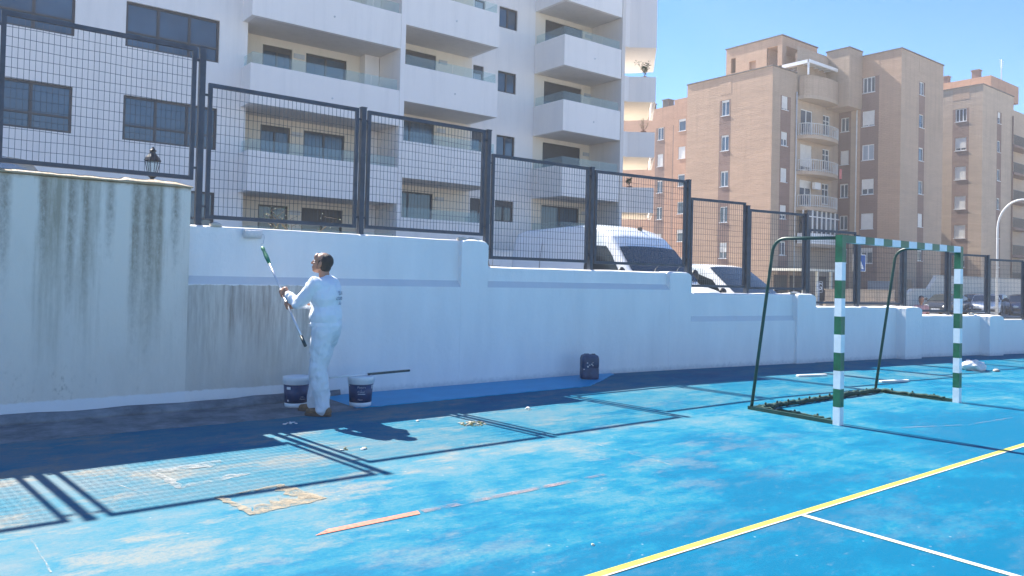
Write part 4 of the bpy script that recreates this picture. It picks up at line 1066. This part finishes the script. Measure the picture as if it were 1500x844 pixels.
m_ = MB(); m_.lathe([(.06, z+.055), (.11, z+.265)], n=6, smooth=False); m_.build('lantern_glass', 'rail_glass', sl)

lp = thing('street_lamp', 'tall pale curved-arm street lamp at the right edge by the far parking lot', 'lamp', (46, 16.58, -.45))
m_ = MB(); pts = [(0, 0, 0), (0, 0, 5.2)]
for k in range(1, 9):
    t = R(90)*k/8; pts.append((0, -1.15*(1-math.cos(t)), 5.2+1.5*math.sin(t)))
pts.append((0, -2.2, 6.62)); m_.tube(pts, [.075]+[.05]*(len(pts)-1), 10); m_.build('pole', 'pale_steel', lp)
m_ = MB(); m_.ell((0, -2.5, 6.58), (.14, .38, .07)); m_.build('lamp_head', 'pale_steel', lp)

sg = thing('crossing_sign', 'square blue crossing sign with a white triangle on a pole behind the fence post', 'sign', (22.95, 12.1, -.35), R(-30))
m_ = MB(); m_.tube([(0, .04, 0), (0, .04, 2.85)], .03, 8); m_.build('pole', 'pale_steel', sg)
m_ = MB(); m_.box(-.21, .21, -.012, .012, 2.30, 2.82); fr = m_.build('sign_plate', 'sign_white', sg, bevel=.01)
m_ = MB(); m_.box(-.19, .19, -.016, -.0125, 2.32, 2.80); m_.build('blue_field', 'sign_blue', fr)
m_ = MB(); m_.add([(-.15, -.019, 2.37), (.15, -.019, 2.37), (0, -.019, 2.72)], [(0, 1, 2)]); m_.build('white_triangle', 'sign_white', fr)
m_ = MB(); m_.ell((.0, -.022, 2.60), (.025, .004, .03)); m_.bar((0, -.021, 2.57), (.0, -.021, 2.47), .05, .004); m_.bar((0, -.021, 2.47), (-.05, -.021, 2.38), .02, .004); m_.bar((0, -.021, 2.47), (.05, -.021, 2.38), .02, .004)
m_.build('walking_figure', 'dark_cloth', fr)

def text_obj(body, size, mat, parent, name='lettering', extrude=.0008, align='CENTER'):
    cu = bpy.data.curves.new(name, 'FONT'); cu.body = body; cu.size = size; cu.extrude = extrude; cu.align_x = align; cu.align_y = 'CENTER'
    cu.resolution_u = 3
    tmp = bpy.data.objects.new('tmp_text', cu); COL.objects.link(tmp)
    dg = bpy.context.evaluated_depsgraph_get(); me = bpy.data.meshes.new_from_object(tmp.evaluated_get(dg))
    bpy.data.objects.remove(tmp); me.materials.clear(); me.materials.append(M[mat])
    o = bpy.data.objects.new(name, me); COL.objects.link(o); o.parent = parent
    return o
ns = thing('number_sign', 'small outlined plate with a looped letter G above the wall beside the goal', 'sign', (26.7, 15.6, -.4), R(-20))
m_ = MB(); m_.tube([(0, .03, 0), (0, .03, 2.0)], .02, 6); m_.build('pole', 'pale_steel', ns)
m_ = MB()
for a, b in (((-.12, 1.62), (.12, 1.62)), ((.12, 1.62), (.12, 2.02)), ((.12, 2.02), (-.12, 2.02)), ((-.12, 2.02), (-.12, 1.62))): m_.bar((a[0], 0, a[1]), (b[0], 0, b[1]), .015, .015)
m_.build('sign_frame', 'sign_white', ns)
tx = text_obj('G', .36, 'sign_white', ns); tx.rotation_euler = (R(90), 0, 0); tx.location = (0, 0, 1.82)

# ------------------------------------------------------------------ goal
gl = thing('goal', 'handball goal with green and white banded posts and a bare green frame, no net', 'goal', (0, 0, 0))
GX0, GX1, GY, GH, S = 7.98, 10.98, 4.42, 2.08, .08
def banded(m_, fn, length, n, first):
    for i in range(n): fn(m_, length*i/n, length*(i+1)/n, (first+i) % 2)
for gx in (GX0, GX1):
    m_ = MB(); k = 9; hb_ = (GH-.30)/k
    for i in range(k): m_.box(gx-S/2, gx+S/2, GY-S/2, GY+S/2, hb_*i, hb_*(i+1), i % 2)
    m_.box(gx-S/2, gx+S/2, GY-S/2, GY+S/2, GH-.30, GH, 1)
    m_.build('goal_post', ['goal_white', 'goal_green'], gl)
m_ = MB(); k = 14; a0 = GX0+S/2; a1 = GX1-S/2
for i in range(k): m_.box(a0+(a1-a0)*i/k, a0+(a1-a0)*(i+1)/k, GY-S/2, GY+S/2, GH-S, GH-.0005, (i+1) % 2)
m_.build('crossbar', ['goal_white', 'goal_green'], gl)
for gx in (GX0, GX1):
    m_ = MB(); q = gx+.0
    pts = [(q, GY+S/2, GH-.03), (q, 5.08, GH-.02)]
    for t in (0, 15, 30, 45, 60, 75, 87): pts.append((q, 5.10+.17*math.sin(R(t)), GH-.02-.17+.17*math.cos(R(t))))
    pts.append((q, 5.52, .03)); m_.tube(pts, .019, 10); m_.build('rear_tube', 'tube_green', gl)
    m_ = MB(); m_.box(q-.02, q+.02, GY+S/2, 5.56, .002, .042); m_.build('base_bar', 'tube_green', gl)
m_ = MB(); m_.box(GX0+.02, GX1-.02, 5.49, 5.53, .002, .042); m_.build('base_bar', 'tube_green', gl)
# remains of the net tied along the base bars
random.seed(11)
def netroll(p0, p1, r, n, zc):
    m_ = MB(); pts = []; rr = []
    for i in range(n+1):
        f_ = i/n; pts.append((p0[0]+(p1[0]-p0[0])*f_+random.uniform(-.012, .012), p0[1]+(p1[1]-p0[1])*f_+random.uniform(-.015, .015), zc+random.uniform(-.01, .014)))
        rr.append(r*random.uniform(.65, 1.2))
    m_.tube(pts, rr, 8)
    k = int(math.dist(p0, p1)/.24)
    for i in range(k):
        f_ = (i+.5)/k; m_.ell((p0[0]+(p1[0]-p0[0])*f_, p0[1]+(p1[1]-p0[1])*f_, zc+r*.8+.012), (.014, .014, .019), n=8, k=5)
    m_.build('net_remains', 'net_green', gl)
netroll((GX0+.05, 5.44), (GX1-.05, 5.44), .030, 60, .034)
netroll((GX0+.05, 4.55), (GX0+.05, 5.4), .014, 20, .04); netroll((GX1-.05, 4.55), (GX1-.05, 5.4), .02, 20, .04)

# ------------------------------------------------------------------ buckets, canister, brush
def bucket(label, loc, rz, texts, lid_open):
    t = thing('paint_bucket', label, 'bucket', loc, rz, 'paint buckets')
    m_ = MB(); m_.lathe([(.118, 0), (.124, .012), (.127, .05)], n=40); m_.build('base_rim', 'bucket_white', t)
    m_ = MB(); m_.lathe([(.1275, .05), (.140, .255)], n=40); m_.build('printed_side', 'bucket_blue', t)
    m_ = MB(); m_.lathe([(.1405, .255), (.146, .262), (.148, .29), (.152, .295), (.153, .335), (.149, .342), (.135, .342), (.132, .336 if lid_open else .345), (.02, .336 if lid_open else .347)], n=40); m_.build('lid', 'bucket_white', t)
    m_ = MB(); pts = []
    for i in range(17):
        a = R(-12+204*i/16); pts.append((.156*math.cos(a), -.02-.02*math.sin(a), .285-.10*math.sin(a)*1.0))
    m_.tube(pts, .003, 5); m_.build('handle', 'pale_steel', t)
    lab = None
    for body, size, z, ang in texts:
        o = text_obj(body, size, 'bucket_white', t)
        rad = .1275+(.0125)*(z-.05)/.205+.0015
        for v in o.data.vertices:
            a = v.co.x/rad+R(ang-90); zz = v.co.y; rr = rad+.0125*(zz)/.205+.0006
            v.co = (rr*math.cos(a), rr*math.sin(a), z+zz)
        o.data.update()
    return t
def label_patch(t, a0, a1, z0, z1, mat='bucket_white'):
    m_ = MB(); rg = []
    for i in range(7):
        a = R(a0+(a1-a0)*i/6-90); rg.append([((.1275+.0125*(z-.05)/.205+.0015)*math.cos(a), (.1275+.0125*(z-.05)/.205+.0015)*math.sin(a), z) for z in (z0, z1)])
    m_.loft(rg, closed=False, caps=False); m_.build('label', mat, t)
b1 = bucket('closed blue and white paint bucket on the left of the painter', (3.42, 8.38, .006), R(-22), [('Pintura', .022, .095, 32), ('15 L', .03, .12, 32)], False)
label_patch(b1, -48, -26, .205, .235); label_patch(b1, -46, -38, .07, .09)
b2 = bucket('blue and white paint bucket with a brush lying across its lid, right of the painter', (4.06, 8.05, .009), R(-10), [('Pintura', .034, .225, -12), ('y', .022, .198, -14), ('Color', .034, .172, -14), ('Mate', .026, .085, -18)], True)
label_patch(b2, -30, 6, .145, .151); label_patch(b2, 44, 54, .205, .245)

br = thing('extension_brush', 'long dark-bristled brush with white handle lying across the right bucket', 'brush', (4.1, 8.08, .358), R(8))
m_ = MB(); m_.tube([(-.45, .0, .0), (-.05, 0, .0), (.06, 0, .0)], [.011, .011, .011], 10); m_.build('handle', 'pvc_white', br)
m_ = MB(); m_.box(.06, .68, -.018, .018, -.013, .014); m_.build('head', 'car_dark', br, bevel=.006)

cn = thing('jerry_can', 'dark blue plastic canister standing against the white wall on the fresh blue strip', 'canister', (8.12, 8.50, .009), R(-28))
m_ = MB(); rg = []
for z, sx, sy in ((0, .125, .10), (.012, .135, .11), (.05, .137, .112), (.16, .135, .110), (.165, .131, .107), (.175, .131, .107), (.18, .136, .111), (.31, .136, .111), (.35, .125, .10), (.365, .10, .08), (.37, .06, .05)):
    ring = []
    for k in range(32):
        a = 2*math.pi*k/32; ca, sa = math.cos(a), math.sin(a)
        ring.append((sx*math.copysign(abs(ca)**.45, ca), sy*math.copysign(abs(sa)**.45, sa), z))
    rg.append(ring)
m_.loft(rg); m_.build('body', 'can_dark', cn)
m_ = MB(); m_.lathe([(.03, .366), (.03, .376), (.026, .378)], c=(.06, 0, 0), n=16); m_.build('screw_cap', 'black_plastic', cn)
m_ = MB(); m_.tube([(-.09, 0, .362), (-.085, 0, .374), (-.02, 0, .374), (.0, 0, .362)], .008, 8); m_.build('handle', 'can_dark', cn)
random.seed(2)
m_ = MB()
for k in range(7):
    y = random.uniform(-.09, .06); z = random.uniform(.15, .26); m_.ell((-.03+y, -.113, z), (.012*random.uniform(.5, 1.6), .002, .010*random.uniform(.5, 1.4)), n=7, k=4)
m_.build('paint_splash', 'chip_white', cn)

# ------------------------------------------------------------------ litter on the court
random.seed(31)
def crumbs(name, label, cat, c, rad, n, mats, size, flat=.5, aniso=1.):
    m_ = MB()
    for i in range(n):
        a = random.uniform(0, 6.28); r = rad*random.random()**.7
        x, y = c[0]+r*math.cos(a)*aniso, c[1]+r*math.sin(a); s_ = size*random.uniform(.5, 1.5)
        hh = s_*flat; z = hh*.5+random.random()*max(0, (1-r/rad))*size*1.2
        rot = Matrix.Rotation(random.uniform(0, 6.28), 3, 'Z') @ Matrix.Rotation(random.uniform(-.5, .5), 3, 'X')
        m_.ell((x, y, z), (s_, s_*random.uniform(.4, .9), hh*.5), rot, n=6, k=3, mi=random.randrange(len(mats)))
    o = m_.build(name, list(mats)); tag(o, label, cat); return o
crumbs('debris_pile', 'small heap of dry leaves and wall crumbs on the shadow of a fence post', 'debris', (4.57, 6.52), .13, 110, ('dry_leaf', 'concrete', 'leaf', 'dry_leaf'), .014, .5, 1.25)
crumbs('paint_flake', 'pair of pale paint flakes on the court left of the painter shadow', 'flakes', (2.96, 6.14), .04, 6, ('dry_leaf', 'chip_white'), .016)
crumbs('paint_flake', 'pale paint flake lying just right of the pair near the painter shadow', 'flakes', (3.10, 6.08), .04, 7, ('chip_white', 'dry_leaf'), .018)
crumbs('paint_flake', 'white plaster crumb on the court beside the debris heap', 'flakes', (4.15, 6.92), .02, 4, ('chip_white',), .014)
crumbs('paint_flake', 'pale pink plaster crumb on the court between debris heap and canister', 'flakes', (5.62, 6.90), .04, 5, ('rag', 'chip_white'), .022, .4)
crumbs('paint_flake', 'lone yellowish crumb in the middle of the blue court', 'flakes', (3.11, 3.20), .008, 3, ('dry_leaf', 'chip_white'), .012, .8)
crumbs('paint_flake', 'white smear of plaster in the shade by the left bucket', 'flakes', (3.0, 7.45), .05, 7, ('chip_white',), .022, .12, 2)
def slat(label, a, b, w):
    m_ = MB(); m_.bar((*a, .017), (*b, .017), w, .03); tag(m_.build('white_batten', 'chip_white', bevel=.004), label, 'batten', 'battens left on the court')
slat('short white batten lying on the court behind the near goal post', (11.45, 7.06), (12.05, 6.90), .06)
slat('short white batten lying on the court inside the goal near its back bar', (12.05, 5.98), (12.62, 5.82), .06)
def blob(name, label, cat, c, r, mat, amp, seed):
    m_ = MB(); m_.ell((0, 0, 0), r, n=28, k=18)
    vs = []
    for v in m_.v:
        p = Vector(v); q = mnoise.noise(p*9+Vector((seed, 0, 0)))*amp+mnoise.noise(p*22+Vector((seed, 3, 0)))*amp*.5
        p = p*(1+q*3); p.z = max(p.z, -r[2]*.55); vs.append(tuple(p))
    m_.v = vs; o = m_.build(name, mat); o.location = (c[0], c[1], r[2]*.55); return tag(o, label, cat)
blob('rag_bundle', 'crumpled white rag bundle on the court beyond the far goal post', 'rag', (15.55, 5.98), (.24, .17, .12), 'rag', .17, 1)
blob('rag_end', 'small dark grey rag lying beside the white rag bundle', 'rag', (15.72, 5.66), (.10, .05, .03), 'asphalt', .08, 5)

# ------------------------------------------------------------------ people
def remesh(o, vox, smooth=2):
    r = o.modifiers.new('remesh', 'REMESH'); r.mode = 'VOXEL'; r.voxel_size = vox; r.use_smooth_shade = True
    if smooth:
        s_ = o.modifiers.new('smooth', 'SMOOTH'); s_.factor = .5; s_.iterations = smooth
def wrinkle(o, size, strength, seed=0):
    tx_ = bpy.data.textures.new('folds', 'CLOUDS'); tx_.noise_scale = size; tx_.noise_depth = 2
    d = o.modifiers.new('folds', 'DISPLACE'); d.texture = tx_; d.strength = strength; d.mid_level = .5; d.texture_coords = 'LOCAL'
def folds(o, size, strength):
    tx_ = bpy.data.textures.new('long_folds', 'MARBLE'); tx_.noise_scale = size; tx_.turbulence = 9; tx_.marble_type = 'SOFT'; tx_.noise_basis_2 = 'SIN'
    d = o.modifiers.new('long_folds', 'DISPLACE'); d.texture = tx_; d.strength = strength; d.mid_level = .5; d.texture_coords = 'LOCAL'
def basis(o, az):
    F = Vector((math.cos(az), math.sin(az), 0)); Lf = Vector((-F.y, F.x, 0)); U = Vector((0, 0, 1))
    return lambda f, l, z: F*f+Lf*l+U*z
def rotframe(x, y):
    x = x.normalized(); y = (y-x*y.dot(x)).normalized(); z = x.cross(y)
    return Matrix((x, y, z)).transposed()
def hand(m_, wrist, hold, axis, side, thumb_dir):
    """palm from the wrist up to the held pole (radius .014), four fingers curled round it, thumb closing from the side"""
    axis = axis.normalized(); d = hold-wrist; d = (d-axis*d.dot(axis)).normalized()
    s_ = axis.cross(d).normalized()*side
    pal = hold-d*.030+s_*.016
    m_.cap(wrist, .024, pal-d*.035, .027)
    m_.ell(pal-d*.012, (.040, .018, .044), rotframe(d, s_), n=14, k=9)
    for i, (off, ln) in enumerate(((.031, .92), (.011, 1.0), (-.010, .96), (-.030, .80))):
        c = hold+axis*off; pts = []; rad = .0235
        for a in (25, -25, -75, -125, -172):
            ang = R(a)*1.0*ln; pts.append(c+(s_*math.cos(ang)*1.0-d*math.sin(ang)*1.0*1.0)*rad)
        pts = [pal+axis*off*1.05+d*.010+s_*.004]+[c+(s_*math.cos(R(q))+d*math.sin(R(q)))*rad for q in (0, 45*ln, 95*ln, 150*ln, 195*ln)]
        rr = [.0105, .0100, .0095, .0090, .0085, .0075]
        for k in range(5): m_.cap(pts[k], rr[k], pts[k+1], rr[k+1], 8)
    tb_ = pal-d*.028+axis*thumb_dir*.026; pts = [tb_, tb_+d*.020+axis*thumb_dir*.016-s_*.008, hold+axis*thumb_dir*.044-s_*.020, hold+axis*thumb_dir*.036-s_*.024+d*.020]
    for k in range(3): m_.cap(pts[k], (.014, .012, .0105, .009)[k], pts[k+1], (.014, .012, .0105, .009)[k+1], 8)

def head(m_, c, F, Lf, U, s=1.):
    rot = Matrix((F, Lf, U)).transposed()
    P = lambda f, l, z: c+(F*f+Lf*l+U*z)*s
    m_.ell(P(-.012, 0, .030), (.098*s, .077*s, .092*s), rot, 20, 14)        # cranium
    m_.ell(P(.030, 0, -.030), (.062*s, .060*s, .085*s), rot, 18, 12)        # face
    m_.ell(P(.055, 0, -.092), (.030*s, .032*s, .024*s), rot, 12, 8)         # chin
    for l in (-1, 1):
        m_.cap(P(.005, .052*l, -.055), .020*s, P(.055, .022*l, -.092), .018*s, 8)      # jaw
        m_.ell(P(.062, .036*l, -.024), (.026*s, .024*s, .020*s), rot, 10, 7)          # cheek
        m_.cap(P(.082, .012*l, .026), .011*s, P(.068, .048*l, .024), .009*s, 7)         # brow
        m_.ell(P(-.006, .078*l, -.010), (.020*s, .008*s, .033*s), rot, 10, 8)         # ear
        m_.ell(P(.106, .012*l, -.034), (.011*s, .009*s, .008*s), rot, 8, 6)           # nostril wing
    m_.cap(P(.088, 0, .018), .010*s, P(.112, 0, -.028), .013*s, 8)          # nose
    m_.cap(P(.086, -.018, -.062), .0075*s, P(.086, .018, -.062), .0075*s, 7); m_.cap(P(.084, -.015, -.073), .008*s, P(.084, .015, -.073), .008*s, 7)
    m_.ell(P(.072, 0, .050), (.032*s, .055*s, .045*s), rot, 14, 9)          # forehead

pm = thing('person', 'man in white work clothes with a paint roller, standing at the wall and looking up', 'person', (3.48, 7.80, 0))
B = basis(None, R(135)); O = Vector((0, 0, 0))
hipC = O+B(-.02, 0, .94); chest = O+B(.0, 0, 1.27); neck0 = O+B(.01, 0, 1.46); headC = O+B(.045, .0, 1.632)
sL = O+B(.045, .185, 1.405); sR = O+B(.0, -.185, 1.405)
base = Vector(pm.location)
holdL = Vector((3.14, 8.15, 1.29))-base; holdR = Vector((3.155, 8.01, 1.165))-base
poleA = Vector((3.10, 8.70, 1.80))-base; poleB = Vector((3.175, 7.57, .77))-base
pax = (poleA-poleB).normalized()
holdL = poleB+pax*(holdL-poleB).dot(pax); holdR = poleB+pax*(holdR-poleB).dot(pax)
wL = holdL+(sL-holdL).normalized()*.075+Vector((0,0,-.015)); wR = holdR+(sR-holdR).normalized()*.075+Vector((0,0,-.02))
def elbow(s_, w, l1, l2, bend):
    d = w-s_; D = d.length; D = min(D, l1+l2-.004); a = (l1*l1-l2*l2+D*D)/(2*D); h = math.sqrt(max(0, l1*l1-a*a))
    dn = d.normalized(); b_ = (bend-dn*bend.dot(dn)).normalized(); return s_+dn*a+b_*h
eL = elbow(sL, wL, .29, .255, Vector((0, 0, -1))+B(0, .35, 0)); eR = elbow(sR, wR, .29, .255, Vector((0, 0, -1))+B(0, -.4, 0))
hL, hR = hipC+B(.0, .095, -.03), hipC+B(.0, -.095, -.03)
fLt, fRt = O+B(-.045, .10, 0), O+B(.13, -.13, 0)
kL = O+B(.02, .105, .50); kR = O+B(.10, -.125, .50)
aL = fLt+Vector((0, 0, .09)); aR = fRt+Vector((0, 0, .09))
# one continuous body
m_ = MB()
hf = (B(1, 0, .30)).normalized(); hu = (Vector((0, 0, 1))-hf*hf.z).normalized(); hl = hu.cross(hf)
head(m_, headC, hf, hl, hu, 1.0)
m_.cap(neck0+B(-.01, 0, -.04), .062, headC+B(-.015, 0, -.06), .055)
rt = Matrix((B(1,0,0), B(0,1,0), Vector((0,0,1)))).transposed()
m_.ell(chest, (.105, .155, .20), rt, 18, 12); m_.ell(hipC+B(0,0,.06), (.11, .15, .14), rt, 18, 12); m_.cap(sL, .055, sR, .055)
for s_, e, w in ((sL, eL, wL), (sR, eR, wR)): m_.cap(s_, .050, e, .040); m_.cap(e, .040, w, .026)
for h_, k_, a_ in ((hL, kL, aL), (hR, kR, aR)): m_.cap(h_, .080, k_, .055); m_.cap(k_, .052, a_, .036)
for ft in (fLt, fRt): m_.cap(ft+B(-.04, 0, .05), .035, ft+B(.12, 0, .035), .028)
hand(m_, wL, holdL, pax, 1, 1); hand(m_, wR, holdR, pax, -1, 1)
body = m_.build('body', 'skin', pm); remesh(body, .0055, 2)
# eyes, hair
m_ = MB()
for l in (-1, 1): m_.ell(headC+hf*.076+hl*.030*l+hu*.006, (.012, .013, .010), None, 10, 8)
m_.build('eyes', 'chip_white', pm)
m_ = MB(); rot = Matrix((hf, hl, hu)).transposed()
m_.ell(headC-hf*.034+hu*.032, (.084, .081, .088), rot, 22, 16); m_.ell(headC-hf*.050-hu*.030, (.058, .070, .062), rot, 18, 12)
m_.ell(headC-hf*.004+hu*.056, (.070, .066, .064), rot, 18, 12)
for l in (-1, 1): m_.cap(headC+hl*.072*l+hf*.010+hu*.02, .012, headC+hl*.073*l+hf*.012-hu*.022, .008, 8)
hr = m_.build('hair', 'hair', pm); remesh(hr, .006, 3); wrinkle(hr, .012, .006)
# jacket
m_ = MB()
m_.ell(chest+B(-.015, 0, .02), (.160, .222, .22), rt, 22, 14); m_.ell(O+B(-.02, 0, 1.08), (.168, .212, .18), rt, 22, 14)
m_.cap(O+B(-.03, .06, 1.36), .105, O+B(-.03, -.06, 1.36), .105)
m_.cap(sL, .084, sR, .084); m_.cap(neck0+B(-.012, 0, -.05), .088, neck0+B(-.01, 0, .015), .066)
m_.ell(O+B(-.015, 0, .965), (.168, .208, .075), rt, 22, 10)
for s_, e, w in ((sL, eL, wL), (sR, eR, wR)):
    w2 = e+(w-e)*.88
    m_.cap(s_, .083, s_+(e-s_)*.5, .072); m_.cap(s_+(e-s_)*.5, .072, e, .062); m_.cap(e, .060, e+(w2-e)*.55, .050); m_.cap(e+(w2-e)*.55, .050, w2, .043)
    for q, r_ in ((.35, .006), (.62, .005), (.85, .006)):
        c = e+(w2-e)*q; d = (w2-e).normalized(); m_.tube([c-d*.008, c+d*.008], [.052-.008*q+r_, .050-.008*q+r_], 14)
jk = m_.build('jacket', 'jacket', pm); remesh(jk, .009, 5); wrinkle(jk, .14, .045); folds(jk, .22, .014)
# trousers
m_ = MB()
m_.ell(hipC+B(-.005, 0, .0), (.158, .200, .16), rt, 22, 14)
for h_, k_, a_ in ((hL, kL, aL), (hR, kR, aR)):
    mid = h_+(k_-h_)*.5; m_.cap(h_, .122, mid, .106); m_.cap(mid, .106, k_, .092); c_ = k_+(a_-k_)*.5
    m_.cap(k_, .092, c_, .088); m_.cap(c_, .088, a_+Vector((0,0,.03)), .086)
    m_.cap(a_+Vector((0,0,.05)), .082, a_+B(.01, 0, -.005), .080)
    m_.ell(k_+B(0, .085 if h_ is hL else -.085, .16), (.06, .022, .085), rt, 12, 8)    # thigh pocket
tr = m_.build('trousers', 'trousers', pm); remesh(tr, .009, 4); wrinkle(tr, .15, .05); folds(tr, .24, .018)
for ft in (fLt, fRt):
    m_ = MB(); m_.cap(ft+B(-.055, 0, .052), .046, ft+B(.03, 0, .055), .046); m_.cap(ft+B(.03, 0, .05), .044, ft+B(.155, -.005, .040), .036); m_.cap(ft+B(-.02, 0, .07), .044, ft+B(-.015, 0, .12), .044)
    b_ = m_.build('shoe', 'boot', pm); remesh(b_, .008, 3)
    m_ = MB(); rg = []
    for z in (.0, .028):
        ring = []
        for k in range(24):
            a = 2*math.pi*k/24; x = math.cos(a); ring.append(tuple(ft+B(.05+.150*x, (.046+.006*x)*math.sin(a), z)))
        rg.append(ring)
    m_.loft(rg); m_.build('sole', 'sole', b_)
# lettering on the back of the jacket
for body_, sz_, z_ in (('SILVA', .062, 1.315), ('COLORES', .048, 1.258), ('Sur', .048, 1.205)):
    o = text_obj(body_, sz_, 'print_blue', jk, extrude=.0)
    q = B(-1, .28, 0).normalized(); rx = Vector((0, 0, 1)).cross(q)
    mt_ = Matrix((rx, Vector((0, 0, 1)), q)).transposed().to_4x4(); mt_.translation = O+B(-.25, .015, z_)
    o.matrix_local = mt_
    for v in o.data.vertices: v.co.y *= 1.0
    s_ = o.modifiers.new('wrap', 'SHRINKWRAP'); s_.target = jk; s_.wrap_method = 'PROJECT'; s_.use_project_z = True; s_.use_negative_direction = True; s_.use_positive_direction = False; s_.offset = .012; s_.project_limit = .4
# roller with extension pole (held: its own thing)
rl = thing('paint_roller', 'white wool paint roller on a silver extension pole with green grip, held against the wall', 'roller', (3.175, 7.57, .77))
A_ = Vector((0, 0, 0)); T_ = poleA-poleB; dn = T_.normalized(); Lp = T_.length
m_ = MB(); m_.tube([dn*.12, dn*Lp*.55], .014, 12); m_.tube([dn*Lp*.55, dn*(Lp-.22)], .011, 12); m_.build('pole', 'alu', rl)
m_ = MB(); m_.tube([-dn*.0, dn*.14], [.017, .017], 12); m_.build('end_grip', 'grip_dark', rl)
m_ = MB(); m_.tube([dn*(Lp-.27), dn*(Lp-.24), dn*(Lp-.14), dn*(Lp-.05), dn*(Lp-.01), dn*(Lp+.02)], [.014, .021, .024, .018, .024, .012], 12); m_.build('roller_grip', 'grip_green', rl)
rc = Vector((3.055, 8.925, 1.965))-Vector(rl.location)
ft_ = dn*(Lp+.02); sx = Vector((1, 0, 0))
m_ = MB(); m_.tube([ft_, ft_+dn*.05, ft_+dn*.06+sx*.03, rc+sx*.135+Vector((0, -.02, -.03)), rc+sx*.135, rc-sx*.10], .0035, 6); m_.build('wire_frame', 'pale_steel', rl)
m_ = MB(); m_.tube([rc-sx*.10, rc-sx*.098, rc+sx*.098, rc+sx*.10], [.036, .050, .050, .036], 18); m_.build('roller_sleeve', 'wool', rl)

# passer-by far behind the fence
pp = thing('person', 'passer-by in a pink top and dark trousers on the street seen through the goal', 'person', (25.9, 11.55, sz(25.9)))
B2 = basis(None, R(215)); O = Vector((0, 0, 0)); rt2 = Matrix((B2(1,0,0), B2(0,1,0), Vector((0,0,1)))).transposed()
m_ = MB(); head(m_, O+B2(.03, 0, 1.53), B2(1, 0, -.1).normalized(), B2(0, 1, 0), (B2(.1, 0, 1)).normalized(), .95)
m_.cap(O+B2(0, 0, 1.34), .05, O+B2(.01, 0, 1.46), .048); m_.ell(O+B2(0, 0, 1.16), (.09, .14, .19), rt2); m_.ell(O+B2(0, 0, .90), (.10, .14, .13), rt2)
for l, sw in ((1, .10), (-1, -.08)):
    m_.cap(O+B2(0, .17*l, 1.30), .042, O+B2(-.03+sw, .20*l, 1.04), .034); m_.cap(O+B2(-.03+sw, .20*l, 1.04), .034, O+B2(.10+sw, .19*l, .84), .024)
    m_.ell(O+B2(.12+sw, .19*l, .78), (.03, .018, .05), rt2)
    for q in range(4): m_.cap(O+B2(.105+sw+.014*q, .19*l, .75), .008, O+B2(.11+sw+.013*q, .185*l, .69+.004*abs(q-1)), .007, 6)
    m_.cap(O+B2(.15+sw, .18*l, .79), .009, O+B2(.165+sw, .175*l, .73), .008, 6)
    m_.cap(O+B2(0, .085*l, .85), .08, O+B2(.06-sw, .09*l, .46), .055); m_.cap(O+B2(.06-sw, .09*l, .46), .052, O+B2(-.02-sw*1.6, .09*l, .09), .035); m_.cap(O+B2(-.04-sw*1.6, .09*l, .04), .035, O+B2(.10-sw*1.6, .09*l, .03), .028)
b_ = m_.build('body', 'skin', pp); remesh(b_, .009, 2)
m_ = MB(); m_.ell(O+B2(-.01, 0, 1.57), (.10, .085, .10), rt2); m_.ell(O+B2(-.05, 0, 1.50), (.06, .075, .10), rt2); b_ = m_.build('hair', 'hair', pp); remesh(b_, .012, 2)
m_ = MB(); m_.ell(O+B2(0, 0, 1.16), (.115, .165, .21), rt2); m_.ell(O+B2(0, 0, .95), (.125, .165, .12), rt2); m_.cap(O+B2(0, .16, 1.31), .056, O+B2(0, -.16, 1.31), .056)
for l, sw in ((1, .10), (-1, -.08)): m_.cap(O+B2(0, .17*l, 1.30), .056, O+B2(-.02+sw*.6, .19*l, 1.14), .052)
b_ = m_.build('top', 'shirt_pink', pp); remesh(b_, .012, 3)
m_ = MB(); m_.ell(O+B2(0, 0, .88), (.12, .16, .12), rt2)
for l, sw in ((1, .10), (-1, -.08)): m_.cap(O+B2(0, .085*l, .85), .095, O+B2(.06-sw, .09*l, .46), .07); m_.cap(O+B2(.06-sw, .09*l, .46), .068, O+B2(-.02-sw*1.6, .09*l, .12), .055)
b_ = m_.build('trousers', 'dark_cloth', pp); remesh(b_, .012, 3)

# ------------------------------------------------------------------ haze
mt, nt, b = newmat('haze_air'); nt.nodes.remove(b)
pv = N(nt, 'VolumePrincipled'); pv.inputs['Color'].default_value = (.95, .93, .92, 1); pv.inputs['Density'].default_value = .0013; pv.inputs['Anisotropy'].default_value = .3
L(nt, pv.outputs[0], nt.nodes['Material Output'].inputs['Volume'])
m_ = MB(); m_.box(-905, 905, -905, 905, -2.2, 32); hz = m_.build('haze', 'haze_air'); tag(hz, kind='stuff')
